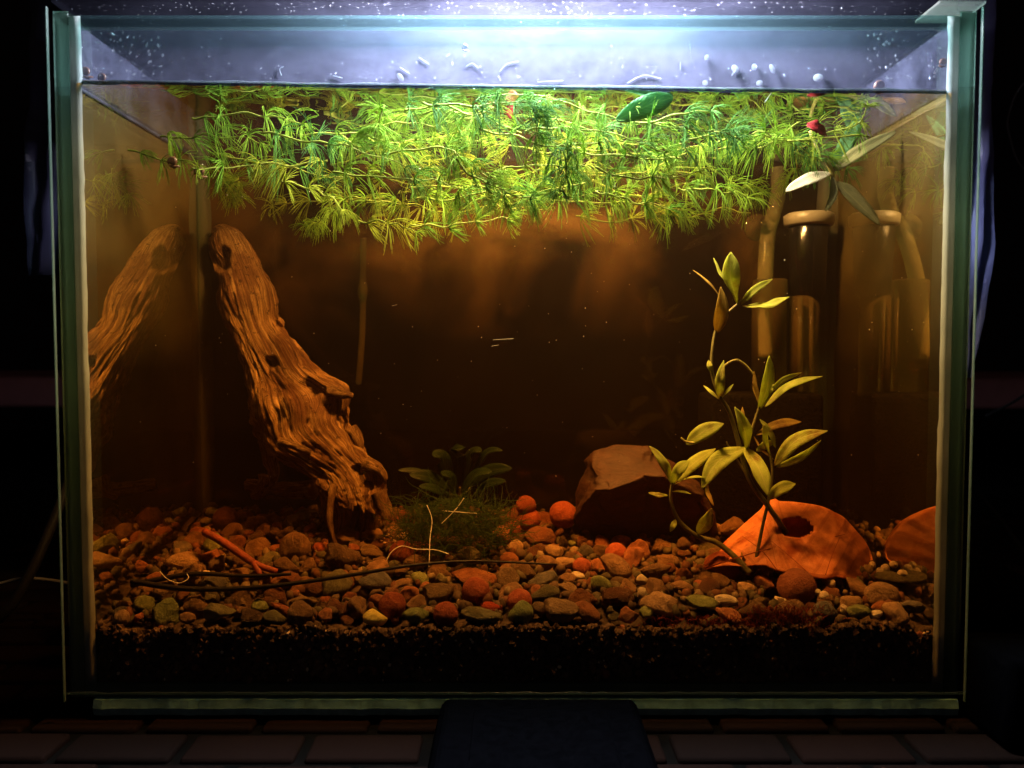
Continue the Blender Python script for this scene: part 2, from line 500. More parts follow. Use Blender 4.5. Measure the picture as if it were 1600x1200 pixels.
# ------------------------------------------------------------------ mesh helpers
class MB:
    """collects vertices, faces and uvs for one mesh"""
    def __init__(self):
        self.v, self.f, self.uv, self.mi = [], [], {}, []

    def add(self, vs, fs, uvs=None, mi=0):
        o = len(self.v)
        self.v += [tuple(p) for p in vs]
        for k, f in enumerate(fs):
            if uvs:
                self.uv[len(self.f)] = [uvs[i] for i in f] if not isinstance(uvs, dict) else uvs[k]
            self.f.append(tuple(i + o for i in f))
            self.mi.append(mi)
        return self

    def box(self, x0, x1, y0, y1, z0, z1, bev=0.0):
        b = min(bev, (x1 - x0) / 3, (y1 - y0) / 3, (z1 - z0) / 3)
        if b <= 0:
            vs = [(x, y, z) for z in (z0, z1) for y in (y0, y1) for x in (x0, x1)]
            fs = [(0, 2, 3, 1), (4, 5, 7, 6), (0, 1, 5, 4), (2, 6, 7, 3), (0, 4, 6, 2), (1, 3, 7, 5)]
            return self.add(vs, fs)
        bm = bmesh.new()
        bmesh.ops.create_cube(bm, size=1)
        for v in bm.verts:
            v.co = Vector(((x0 + x1) / 2 + v.co.x * (x1 - x0), (y0 + y1) / 2 + v.co.y * (y1 - y0), (z0 + z1) / 2 + v.co.z * (z1 - z0)))
        bmesh.ops.bevel(bm, geom=bm.edges[:], offset=b, segments=2, profile=0.5, affect='EDGES')
        bm.verts.index_update()
        self.add([v.co[:] for v in bm.verts], [[v.index for v in f.verts] for f in bm.faces])
        bm.free()
        return self

    def loft(self, rings, cap=True, closed=True):
        n = len(rings[0])
        vs = [p for r in rings for p in r]
        fs, uvs = [], {}
        m = len(rings)
        for i in range(m - 1):
            for j in range(n if closed else n - 1):
                k = (j + 1) % n
                uvs[len(fs)] = [(j / n, i / (m - 1)), ((j + 1) / n, i / (m - 1)), ((j + 1) / n, (i + 1) / (m - 1)), (j / n, (i + 1) / (m - 1))]
                fs.append((i * n + j, i * n + k, (i + 1) * n + k, (i + 1) * n + j))
        if cap and closed:
            uvs[len(fs)] = [(0.5, 0)] * n
            fs.append(tuple(range(n - 1, -1, -1)))
            uvs[len(fs)] = [(0.5, 1)] * n
            fs.append(tuple((m - 1) * n + j for j in range(n)))
        return self.add(vs, fs, uvs)

    def tube(self, pts, rad, n=8, cap=True):
        pts = [Vector(p) for p in pts]
        rings = []
        up = None
        for i, p in enumerate(pts):
            t = (pts[min(i + 1, len(pts) - 1)] - pts[max(i - 1, 0)])
            t = t.normalized() if t.length > 1e-9 else Vector((0, 0, 1))
            if up is None:
                up = Vector((0, 0, 1)) if abs(t.z) < 0.9 else Vector((1, 0, 0))
            s = t.cross(up)
            s = s.normalized() if s.length > 1e-6 else Vector((1, 0, 0))
            up = s.cross(t).normalized()
            r = rad[i] if isinstance(rad, (list, tuple)) else (rad(i / (len(pts) - 1)) if callable(rad) else rad)
            rings.append([p + (s * math.cos(2 * PI * k / n) + up * math.sin(2 * PI * k / n)) * r for k in range(n)])
        return self.loft(rings, cap)

    def lathe(self, prof, c, n=24, axis='z'):
        """prof: list of (r, h) from the centre c"""
        c = Vector(c)
        rings = []
        for r, h in prof:
            ring = []
            for k in range(n):
                a = 2 * PI * k / n
                d = Vector((r * math.cos(a), r * math.sin(a), h))
                if axis == 'y':
                    d = Vector((r * math.cos(a), h, r * math.sin(a)))
                ring.append(c + d)
            rings.append(ring)
        return self.loft(rings, True)

    def build(self, name, mat, parent=None, smooth=True, origin=None):
        me = bpy.data.meshes.new(name)
        vs = self.v
        o = Vector((0, 0, 0))
        if origin is not None:
            o = Vector(origin)
            vs = [(p[0] - o.x, p[1] - o.y, p[2] - o.z) for p in vs]
        me.from_pydata(vs, [], self.f)
        for m in (mat if isinstance(mat, (list, tuple)) else [mat]):
            me.materials.append(m)
        if any(self.mi):
            me.polygons.foreach_set('material_index', self.mi)
        if self.uv:
            ul = me.uv_layers.new(name='UVMap')
            for fi, poly in enumerate(me.polygons):
                u = self.uv.get(fi)
                if u:
                    for li, q in zip(poly.loop_indices, u):
                        ul.data[li].uv = q
        bm = bmesh.new()
        bm.from_mesh(me)
        bmesh.ops.recalc_face_normals(bm, faces=bm.faces)
        bm.to_mesh(me)
        bm.free()
        if smooth:
            me.polygons.foreach_set('use_smooth', [True] * len(me.polygons))
        ob = bpy.data.objects.new(name, me)
        COL.objects.link(ob)
        if origin is not None:
            ob.location = o
        if parent is not None:
            ob.parent = parent
            if parent.location.length > 0:
                ob.matrix_parent_inverse = Matrix.Translation(-parent.location)
        return ob


def tag(o, label=None, cat=None, group=None, kind=None):
    if label:
        o['label'] = label
    if cat:
        o['category'] = cat
    if group:
        o['group'] = group
    if kind:
        o['kind'] = kind
    return o


def thing(name, loc, label, cat, group=None):
    o = bpy.data.objects.new(name, None)
    o.empty_display_size = 0.01
    COL.objects.link(o)
    o.location = loc
    return tag(o, label, cat, group)


def spline(pts, n):
    """Catmull-Rom through pts"""
    pts = [Vector(p) for p in pts]
    if len(pts) == 2:
        return [pts[0].lerp(pts[1], i / (n - 1)) for i in range(n)]
    out = []
    m = len(pts) - 1
    for i in range(n):
        t = i / (n - 1) * m
        k = min(int(t), m - 1)
        u = t - k
        p0, p1, p2, p3 = pts[max(k - 1, 0)], pts[k], pts[k + 1], pts[min(k + 2, m)]
        out.append(0.5 * ((2 * p1) + (p2 - p0) * u + (2 * p0 - 5 * p1 + 4 * p2 - p3) * u * u + (3 * p1 - p0 - 3 * p2 + p3) * u ** 3))
    return out


# ------------------------------------------------------------------ the tank's measures
X0, X1 = -0.2040, 0.2064          # outer sides
XI0, XI1 = -0.1970, 0.1990        # inner sides
YI0, YI1 = 0.0050, 0.1500         # inner front and back
ZTOP = 0.3105
ZW = 0.2775                       # water level
ZFLOOR = -0.0085


def zw(x):
    """the tank stands a little out of level: the water rises towards the driftwood side"""
    return ZW - 0.0115 * x


def ground(x, y):
    return 0.0325 + 0.182 * y + 0.0036 * nz(x * 22, y * 22, 3.1) + 0.0028 * nz(x * 60, y * 50, 8.0)


def on_ground(px, py, lift=0.0):
    """where the ray through a pixel meets the gravel bed (lifted)"""
    y = 0.005
    while y < 0.15:
        p = P(px, py, y)
        if p.z <= ground(p.x, y) + lift:
            return p
        y += 0.0005
    return P(px, py, 0.148)


# ------------------------------------------------------------------ the room round the tank
w = MB()
w.box(-3, 3, 1.30, 1.34, -0.6, 2.2)
tag(w.build('wall', M['wall'], smooth=False), kind='structure')
fl = MB()
fl.box(-2.0, 2.0, -0.9, 1.30, -0.06, ZFLOOR - 0.0035)
floor = tag(fl.build('floor', M['grout'], smooth=False), kind='structure')
# paving tiles: running rows under and round the tank
tw, td = 0.052, 0.026
row = 0
y = -0.112
while y < 0.42:
    off = (0.5 * tw if row % 2 else 0) - 0.011
    for i in range(-9, 10):
        x = off + i * tw
        # under the tank nothing of the floor shows
        if -0.17 < x < 0.13 and y > 0.004 or abs(x) > 0.34 + y * 0.3:
            continue
        b = MB()
        g = 0.0022
        dz = rnd.uniform(-0.0006, 0.0006)
        b.box(x + g, x + tw - g, y + g, y + td - g, ZFLOOR - 0.006, ZFLOOR - 0.0008 + dz, 0.0016)
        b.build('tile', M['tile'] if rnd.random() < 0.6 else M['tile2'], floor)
    y += td
    row += 1

b = MB()
b.box(-1.4, P(118, 600, 0.62).x, 0.62, 0.95, P(30, 637, 0.62).z, P(30, 590, 0.62).z, 0.006)
tag(b.build('ledge', M['ledge']), 'dark red brown ledge behind the tank on the side of the driftwood', 'ledge', 'ledges behind the tank')
b = MB()
b.box(P(1492, 600, 0.62).x, 1.4, 0.62, 0.95, P(1560, 640, 0.62).z, P(1560, 592, 0.62).z, 0.006)
tag(b.build('ledge', M['ledge']), 'dark red brown ledge behind the tank on the side of the filter', 'ledge', 'ledges behind the tank')

# hanging plastic film, the lamp's blue violet light put into its colour
def film(name, pl, y_, label, mat='film'):
    rows = []
    for i in range(28):
        py = pl[0] + (pl[1] - pl[0]) * i / 27
        a, c = pl[2](py), pl[3](py)
        r_ = []
        for j in range(8):
            q = P(a + (c - a) * j / 7, py, y_)
            q.y += 0.004 * math.sin(j * 1.7 + i * 0.25) + 0.003 * nz(i * 0.4, j * 0.6, 5)
            r_.append(q)
        rows.append(r_ + [p + Vector((0, 0.0004, 0)) for p in reversed(r_)])
    m = MB()
    m.loft(rows)
    return tag(m.build(name, M[mat]), label, 'plastic film', 'plastic film hung beside the tank')


film('plastic_film', (-40, 590, lambda v: 1500, lambda v: 1556 - max(0, v - 250) * 0.05 - max(0, v - 400) * 0.12 + 3 * nz(v * 0.03)), 0.175,
     'violet lit strip of thin plastic hanging behind the tank edge beside the filter')
film('plastic_film', (-40, 430, lambda v: 42 + 4 * nz(v * 0.02), lambda v: 110), 0.19,
     'faint violet strip of thin plastic hanging behind the tank edge beside the driftwood', 'film_less_lit')


def cable(name, pts, r, mat, label):
    m = MB()
    m.tube(spline(pts, 30), r, 10)
    return tag(m.build(name, mat), label, 'cable')


cable('cable', [P(-60, 1010, 0.10), P(10, 955, 0.10), P(50, 890, 0.11), P(85, 810, 0.13), P(120, 720, 0.16)], 0.0030, M['cable_dark'],
      'thick dark cable slanting up behind the tank corner by the floor tiles')
cable('cable', [P(-60, 925, 0.12), P(0, 912, 0.12), P(35, 904, 0.12), P(75, 906, 0.125), P(130, 915, 0.13)], 0.0010, M['cable_pale'],
      'thin pale cable bowing towards the tank above the floor tiles')
cable('cable', [P(1650, 300, 0.3), P(1597, 262, 0.3), P(1578, 215, 0.3), P(1576, 180, 0.3), P(1600, 130, 0.3), P(1660, 100, 0.3)], 0.0007, M['cable_pale'],
      'thin curved wire hanging high beside the violet plastic film')
cable('cable', [P(1490, 730, 0.25), P(1545, 790, 0.25), P(1590, 850, 0.25), P(1660, 960, 0.25)], 0.0018, M['cable_dark'],
      'dark cable sloping down behind the tank on the side of the orange leaf')
cable('cable', [P(1540, 650, 0.45), P(1580, 630, 0.45), P(1620, 605, 0.45), P(1680, 570, 0.45)], 0.0014, M['cable_dark'],
      'dark cable crossing in front of the red brown ledge beside the filter')

# black things standing on the tiles
ad = thing('power_adapter', (0.018, -0.09, ZFLOOR), 'black plastic box with sloping sides lying before the middle of the tank', 'power adapter')
yb, yf = -0.012, -0.115
c4 = [P(700, 1092, yb).x, P(985, 1092, yb).x]
zt = P(845, 1091, yb).z
rings = []
for (zz, ex, ey) in ((ZFLOOR, 0.006, 0.004), (zt - 0.004, 0.003, 0.002), (zt - 0.001, 0.0006, 0.0006), (zt, -0.0012, -0.001)):
    rings.append([Vector((c4[0] - ex, yf - ey, zz)), Vector((c4[1] + ex, yf - ey, zz)), Vector((c4[1] + ex, yb + ey, zz)), Vector((c4[0] - ex, yb + ey, zz))])
b = MB()
b.loft(rings)
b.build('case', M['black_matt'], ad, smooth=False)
b = MB()
b.box(c4[0] + 0.012, c4[1] - 0.012, yf + 0.010, yb - 0.012, zt - 0.0005, zt + 0.0008, 0.0006)
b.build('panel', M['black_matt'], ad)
b = MB()
b.box(P(1512, 1030, 0.0).x, P(1512, 1030, 0.0).x + 0.09, -0.03, 0.12, ZFLOOR, P(1550, 1034, -0.03).z, 0.004)
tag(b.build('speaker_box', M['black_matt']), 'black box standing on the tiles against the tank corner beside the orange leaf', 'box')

# foam mat below the tank
b = MB()
nf = 90
rings = []
for i in range(nf + 1):
    x = P(150, 1110, 0.006).x + (P(1492, 1110, 0.006).x - P(150, 1110, 0.006).x) * i / nf
    e = 0.0010 * nz(x * 120, 2.0) + 0.0006 * nz(x * 400, 5.0)
    rings.append([Vector((x, 0.004 + e, ZFLOOR + 0.0005)), Vector((x, 0.003 + e, ZFLOOR + 0.004)), Vector((x, 0.004 + e, -0.0006)), Vector((x, 0.150, -0.0006)), Vector((x, 0.150, ZFLOOR + 0.0005))])
b.loft(rings)
tag(b.build('foam_mat', M['foam'], smooth=False), 'pale green grey foam mat squeezed between the tank and the tiles', 'foam mat')

# ------------------------------------------------------------------ aquarium
tank = thing('aquarium', (0.001, 0.075, 0), 'rectangular glass aquarium with green edges and silicone corners standing on a foam mat', 'aquarium')


def part(name, mat, mb, smooth=False, parent=None):
    return mb.build(name, mat, parent or tank, smooth)


part('front_pane', M['clear'], MB().box(X0, X1, 0.0, YI0 - 0.0002, 0.0, ZTOP))
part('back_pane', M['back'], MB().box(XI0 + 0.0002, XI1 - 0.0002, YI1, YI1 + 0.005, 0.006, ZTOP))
part('side_pane', M['side'], MB().box(X0, XI0, YI0, YI1 + 0.005, 0.0, ZTOP))
part('side_pane', M['side'], MB().box(XI1, X1, YI0, YI1 + 0.005, 0.0, ZTOP))
part('bottom_pane', M['edge'], MB().box(XI0 + 0.0002, XI1 - 0.0002, YI0, YI1 - 0.0002, 0.0, 0.006))
# the green ground edges of the side panes behind the front pane, and their rims
for s, xa, xb in ((-1, X0, XI0), (1, XI1, X1)):
    part('glass_edge', M['edge'], MB().box(xa + 0.0006, xb - 0.0004, YI0 + 0.0001, YI0 + 0.020, 0.0005, ZTOP - 0.0005, 0.0003))
    xs = X0 if s < 0 else X1
    part('corner_bevel', M['edge'], MB().box(xs - 0.0002, xs + 0.0003, -0.0004, 0.0012, 0.0, ZTOP, 0.0003) if s < 0 else MB().box(xs - 0.0003, xs + 0.0002, -0.0004, 0.0012, 0.0, ZTOP, 0.0003))
    # silicone bead in the front corner: wavy width
    rings = []
    for i in range(60):
        z = 0.006 + (ZTOP - 0.008) * i / 59
        wv = 0.0052 + 0.0006 * nz(z * 40, s * 3) + 0.0004 * nz(z * 150, s)
        xi = XI0 if s < 0 else XI1
        q = -s
        rings.append([Vector((xi + q * 0.0001, YI0 + 0.0002, z)), Vector((xi + q * wv, YI0 + 0.0002, z)), Vector((xi + q * wv * 0.75, YI0 + 0.0012, z)), Vector((xi + q * wv * 0.4, YI0 + 0.0022, z)), Vector((xi + q * 0.0001, YI0 + 0.0042, z))])
    m = MB()
    m.loft(rings)
    part('silicone_seam', M['silicone'], m, True)
    rings = []
    for i in range(40):
        z = 0.04 + (ZTOP - 0.045) * i / 39
        wv = 0.0065 + 0.001 * nz(z * 35, s * 7)
        xi = XI0 if s < 0 else XI1
        q = -s
        rings.append([Vector((xi + q * 0.0002, YI1 - 0.0002, z)), Vector((xi + q * wv, YI1 - 0.0002, z)), Vector((xi + q * wv * 0.5, YI1 - 0.002, z)), Vector((xi + q * 0.0002, YI1 - 0.006, z))])
    m = MB()
    m.loft(rings)
    part('silicone_seam', M['silicone_back'], m, True)
# bead along the foot of the front pane
rings = []
for i in range(120):
    x = X0 + 0.001 + (X1 - X0 - 0.002) * i / 119
    h = 0.0011 + 0.0006 * nz(x * 90, 1.0) + 0.0004 * nz(x * 300, 2.0)
    rings.append([Vector((x, -0.0002, 0.0036)), Vector((x, -0.0006, 0.0036 + h * 0.5)), Vector((x, -0.0002, 0.0036 + h)), Vector((x, 0.0003, 0.0036 + h * 0.5))])
m = MB()
m.loft(rings)
part('silicone_seam', M['edge_teal'], m, True)
# brace along the top of the front pane: its edge shows teal
part('brace', M['edge_teal'], MB().box(XI0 + 0.002, XI1 - 0.002, YI0 + 0.0003, YI0 + 0.004, 0.3035, 0.3090, 0.0004))
# condensation on the inside of the front pane above the water
m = MB()
nx, nzq = 60, 6
vs, fs = [], []
for k in range(nzq + 1):
    for i in range(nx + 1):
        x = XI0 + 0.0055 + (XI1 - XI0 - 0.011) * i / nx
        zlo = zw(x) + 0.0004
        vs.append((x, YI0 + 0.0002, zlo + (0.3023 - zlo) * k / nzq))
for k in range(nzq):
    for i in range(nx):
        a0 = k * (nx + 1) + i
        fs.append((a0, a0 + 1, a0 + nx + 2, a0 + nx + 1))
m.add(vs, fs)
part('condensation', M['fog'], m)
m = MB()
for s in (0, 1):
    xx = XI0 + 0.0003 if s == 0 else XI1 - 0.0003
    vs = [(xx, 0.012, ZW + 0.001), (xx, YI1 - 0.008, ZW + 0.001), (xx, YI1 - 0.008, 0.308), (xx, 0.012, 0.308)]
    m.add(vs, [(0, 1, 2, 3)])
vs = [(XI0 + 0.01, YI1 - 0.0003, ZW + 0.001), (XI1 - 0.01, YI1 - 0.0003, ZW + 0.001), (XI1 - 0.01, YI1 - 0.0003, 0.308), (XI0 + 0.01, YI1 - 0.0003, 0.308)]
m.add(vs, [(0, 1, 2, 3)])
part('condensation', M['fog_thin'], m)

# the waterline on the front glass: a dark meniscus with a pale dried line above
rings, rings2 = [], []
for i in range(160):
    x = XI0 + 0.005 + (XI1 - XI0 - 0.010) * i / 159
    z = zw(x)
    h = 0.0011 + 0.0005 * nz(x * 60, 4.4) + 0.0003 * nz(x * 210, 9.1)
    k = max(-0.0003, 0.0001 + 0.0008 * nz(x * 28, 2.2) + 0.0004 * nz(x * 110, 5.2))
    rings.append([Vector((x, YI0 + 0.0001, z - h)), Vector((x, YI0 + 0.0001, z + 0.0003)), Vector((x, YI0 + 0.0010, z + 0.0002)), Vector((x, YI0 + 0.0005, z - h * 0.6))])
    rings2.append([Vector((x, YI0 + 0.0001, z + 0.0004)), Vector((x, YI0 + 0.0001, z + 0.0008 + k)), Vector((x, YI0 + 0.0005, z + 0.0006 + k)), Vector((x, YI0 + 0.0005, z + 0.0004))])
m = MB()
m.loft(rings)
part('meniscus', m_edge('meniscus', (0.03, 0.025, 0.05), (0.06, 0.05, 0.09), 0.3, 0.45, 0.1), m, True)
m = MB()
m.loft(rings2)
part('waterline_mark', m_edge('waterline_mark', (0.13, 0.11, 0.13), (0.30, 0.27, 0.31), 0.6, 0.5, 0.5), m, True)

# droplets
ICO = {}


def ico(sub):
    if sub not in ICO:
        bm = bmesh.new()
        bmesh.ops.create_icosphere(bm, subdivisions=sub, radius=1.0)
        bm.verts.index_update()
        ICO[sub] = ([v.co.copy() for v in bm.verts], [[v.index for v in f.verts] for f in bm.faces])
        bm.free()
    return ICO[sub]


iv, if_ = ico(1)
m = MB()


def blob(m, c, r, sc=(1, 1, 1), mi=0):
    m.add([(c[0] + v.x * r * sc[0], c[1] + v.y * r * sc[1], c[2] + v.z * r * sc[2]) for v in iv], if_, None, mi)


for k in range(300):
    t = rnd.random()
    if t < 0.30:
        x, z = rnd.uniform(-0.192, -0.155), rnd.uniform(ZW + 0.004, 0.302)
        r = rnd.uniform(0.0001, 0.0006)
    elif t < 0.5:
        x, z = rnd.uniform(0.158, 0.192), rnd.uniform(ZW + 0.004, 0.302)
        r = rnd.uniform(0.0002, 0.0007)
    else:
        x, z = rnd.uniform(-0.19, 0.19), ZW + 0.0030 + abs(rnd.gauss(0, 0.007))
        r = rnd.uniform(0.0001, 0.0004)
        if z > 0.301:
            continue
    blob(m, (x, YI0 + 0.0006, z), r, (1, 0.4, rnd.uniform(0.9, 1.6)))
d = part('droplets', M['drop'], m, True)
d['kind'] = 'stuff'

# ------------------------------------------------------------------ lid and lamp
lid = thing('glass_lid', (0.001, 0.075, ZTOP), 'fogged glass lid lying on the rim of the aquarium under the lamp', 'lid')
MB().box(X0 + 0.004, X1 - 0.001, -0.003, 0.156, ZTOP + 0.0006, ZTOP + 0.0040).build('glass_sheet', M['lid'], lid, False)
m = MB()
for k in range(420):
    blob(m, (rnd.uniform(-0.195, 0.19), -0.0035 + abs(rnd.gauss(0, 0.012)), ZTOP + 0.0004), rnd.uniform(0.0001, 0.0004), (1, 1, 0.5))
d = m.build('droplets', M['drop'], lid)
d['kind'] = 'stuff'
MB().box(X1 - 0.020, X1 + 0.0006, -0.0012, 0.02, ZTOP + 0.0006, ZTOP + 0.0022, 0.0005).build('corner_clip', M['silicone_back'], lid)

lamp = thing('aquarium_lamp', (0.016, 0.0225, ZTOP + 0.012), 'small white LED lamp shining down through the fogged lid', 'lamp')
LX, LY, LZ = 0.016, 0.0225, ZTOP + 0.055
MB().box(LX - 0.102, LX + 0.102, LY - 0.022, LY + 0.022, LZ + 0.002, LZ + 0.012, 0.003).build('housing', M['lamp_body'], lamp)
MB().box(LX - 0.062, LX + 0.062, LY - 0.015, LY + 0.015, LZ, LZ + 0.0016).build('led_panel', m_emit('led', LAMP_COL, LAMP_POWER), lamp, False)
for x0_, x1_, y0_, y1_ in ((-.102, .102, -.022, -.019), (-.102, .102, .019, .022), (-.102, -.099, -.0188, .0188), (.099, .102, -.0188, .0188)):
    MB().box(LX + x0_, LX + x1_, LY + y0_, LY + y1_, LZ - .012, LZ + .0018).build('added_skirt', M['lamp_body'], lamp, False)  # unseen rim added to keep lamp light off the floor in front
m = MB()
m.tube(spline([(LX, LY + .012, LZ + .010), (LX, LY + .014, LZ + .05), (LX, LY + .05, LZ + .09), (LX, LY + .15, LZ + .10)], 24), .004, 10)
m.build('arm', M['lamp_body'], lamp)

# ------------------------------------------------------------------ water
b = MB()
b.box(XI0 + 0.0008, XI1 - 0.0008, YI0 + 0.0001, YI1 - 0.0004, 0.0065, ZW - 0.0004)
b.v = [(p[0], p[1], zw(p[0]) - 0.0004 if p[2] > 0.1 else p[2]) for p in b.v]
tag(b.build('water', m_water(), smooth=False), kind='structure')
m = MB()
nx, ny = 80, 34
vs, fs = [], []
for j in range(ny + 1):
    for i in range(nx + 1):
        x = XI0 + 0.0006 + (XI1 - XI0 - 0.0012) * i / nx
        yy = YI0 + 0.0003 + (YI1 - YI0 - 0.0008) * j / ny
        lift = 0.0012 * math.exp(-(yy - YI0) / 0.0018)
        vs.append((x, yy, zw(x) - 0.0002 + lift + 0.00022 * nz(x * 70, yy * 70) + 0.00012 * nz(x * 190, yy * 190, 4)))
for j in range(ny):
    for i in range(nx):
        a0 = j * (nx + 1) + i
        fs.append((a0, a0 + 1, a0 + nx + 2, a0 + nx + 1))
m.add(vs, fs)
tag(m.build('water_surface', M['surface']), kind='structure')

# ------------------------------------------------------------------ soil and grit
m = MB()
nx, ny = 150, 50
rows = []
for j in range(ny + 1):
    yy = YI0 + 0.0008 + (YI1 - YI0 - 0.0014) * j / ny
    rows.append([Vector((XI0 + 0.0008 + (XI1 - XI0 - 0.0016) * i / nx, yy, 0)) for i in range(nx + 1)])
vs, fs = [], []
for j, r_ in enumerate(rows):
    for p in r_:
        e = 0.002 * nz(p.x * 200, p.y * 200, 1)
        vs.append((p.x, p.y, ground(p.x, p.y) - 0.0045 + e))
for j in range(ny):
    for i in range(nx):
        a0 = j * (nx + 1) + i
        fs.append((a0, a0 + 1, a0 + nx + 2, a0 + nx + 1))
# front face down to the bottom pane, lumpy
base = len(vs)
nk = 16
for k in range(1, nk + 1):
    for i in range(nx + 1):
        p = rows[0][i]
        z = vs[i][2] + (0.0065 - vs[i][2]) * k / nk
        lump = 0.0012 * (0.5 + nz(p.x * 160, z * 160, 2)) + 0.0008 * nz(p.x * 500, z * 500, 7)
        vs.append((p.x, YI0 + 0.0006 + max(0.0, lump), z))
for k in range(nk):
    for i in range(nx):
        top = i if k == 0 else base + (k - 1) * (nx + 1) + i
        bot = base + k * (nx + 1) + i
        fs.append((top, bot, bot + 1, top + 1))
m.add(vs, fs)
tag(m.build('soil', M['soil']), kind='structure')

PVAR = []
for k in range(16):
    v3, f3 = ico(3)
    rr = random.Random(100 + k)
    ang = (0, 1, 2, 1)[k % 4]
    sc = Vector((rr.uniform(1.0, 1.25), rr.uniform(0.75, 1.0), rr.uniform(0.5, 0.85)))
    planes = [(Vector((rr.gauss(0, 1), rr.gauss(0, 1), rr.gauss(0, 1))).normalized(), rr.uniform(0.50, 0.82)) for _ in range(9 if ang == 1 else 4)]
    vs = []
    for v in v3:
        q = v.copy()
        for n_, dd in planes:
            h = q.dot(n_) - dd
            if h > 0:
                q -= n_ * h * 0.88
        q *= 1 + (0.24 if ang else 0.10) * fbm(q.x * 1.2 + k * 9, q.y * 1.2, q.z * 1.2, 3) + (0.07 if ang else 0.02) * fbm(q.x * 4 + k, q.y * 4, q.z * 4, 3)
        vs.append((q.x * sc.x, q.y * sc.y, q.z * sc.z))
    me = bpy.data.meshes.new('pebble')
    me.from_pydata(vs, [], f3)
    me.materials.append(PEB['brown'])
    me.polygons.foreach_set('use_smooth', [True] * len(me.polygons))
    PVAR.append((me, ang))
v3, f3 = ico(3)
BALL = bpy.data.meshes.new('clay_ball')
BALL.from_pydata([tuple(v * (1 + 0.05 * fbm(v.x * 1.3, v.y * 1.3, v.z * 1.3, 3) + 0.012 * nz(v.x * 7, v.y * 7, v.z * 7))) for v in v3], [], f3)
BALL.materials.append(PEB['clay'])
BALL.polygons.foreach_set('use_smooth', [True] * len(BALL.polygons))

placed = []       # (x, y, r)
pebs = []


def put_pebble(me, c, r, mat, rot, scl=(1, 1, 1), name='pebble'):
    o = bpy.data.objects.new(name, me)
    COL.objects.link(o)
    o.location = c
    o.scale = (r * scl[0], r * scl[1], r * scl[2])
    o.rotation_euler = rot
    o.material_slots[0].link = 'OBJECT'
    o.material_slots[0].material = PEB[mat]
    placed.append((c[0], c[1], r * max(scl[0], scl[1])))
    return o


# marked stones of the photograph: px, py, radius px, look, label, shape
BALLS = [
    (628, 865, 21, 'red clay ball behind the black twig, at the foot of the moss', 'clay'),
    (743, 925, 23, 'largest red clay ball in the middle of the gravel, behind the glossy red pebble', 'clay'),
    (613, 946, 22, 'red clay ball directly behind the bright yellow pebble', 'clay'),
    (696, 960, 20, 'red clay ball at the front glass beside the lumpy pale green pebble', 'clay'),
    (812, 940, 20, 'red clay ball resting behind the round grey green pebble', 'clay'),
    (963, 866, 18, 'dark red clay ball alone before the shaded face of the brown rock', 'clay'),
    (909, 886, 15, 'small red clay ball before the tan lumps, nearest the lone dark red ball', 'clay'),
    (1127, 888, 27, 'large red clay ball under the edge of the curled orange leaf', 'clay'),
    (1245, 917, 30, 'brick brown clay ball, the biggest, in front of the orange leaf', 'brick'),
    (822, 790, 16, 'topmost red clay ball of the heap between moss and brown rock', 'clay'),
    (826, 812, 19, 'red clay ball in the heap, just below the topmost one', 'clay'),
    (806, 826, 15, 'lowest red clay ball of the heap beside the moss', 'clay'),
    (880, 804, 22, 'red clay ball of the heap touching the brown rock', 'clay'),
    (1385, 848, 18, 'dim red clay ball behind the curled orange leaf by the side glass', 'clay'),
    (498, 857, 10, 'tiny red clay ball beside the large round brown stone', 'clay'),
    (232, 838, 34, 'big dim reddish ball far back under the driftwood reflection', 'brick'),
    (352, 812, 20, 'dim reddish ball far back between the red stick and the driftwood', 'brick'),
]
for px, py, rp, lab, mt in BALLS:
    p = on_ground(px, py, rp * 0.0003 * 0.45)
    if 780 < px < 900 and py < 830:
        p = P(px, py, 0.105)
    r = S(rp, p.y)
    p.y = max(p.y, YI0 + r + 0.001)
    p.z = max(p.z, ground(p.x, p.y) + r * .35)
    o = put_pebble(BALL, p, r, mt, (rnd.uniform(0, 6), rnd.uniform(0, 6), rnd.uniform(0, 6)), name='clay_ball')
    tag(o, lab, 'clay ball', 'clay balls on the gravel')
    pebs.append((px, py, lab))

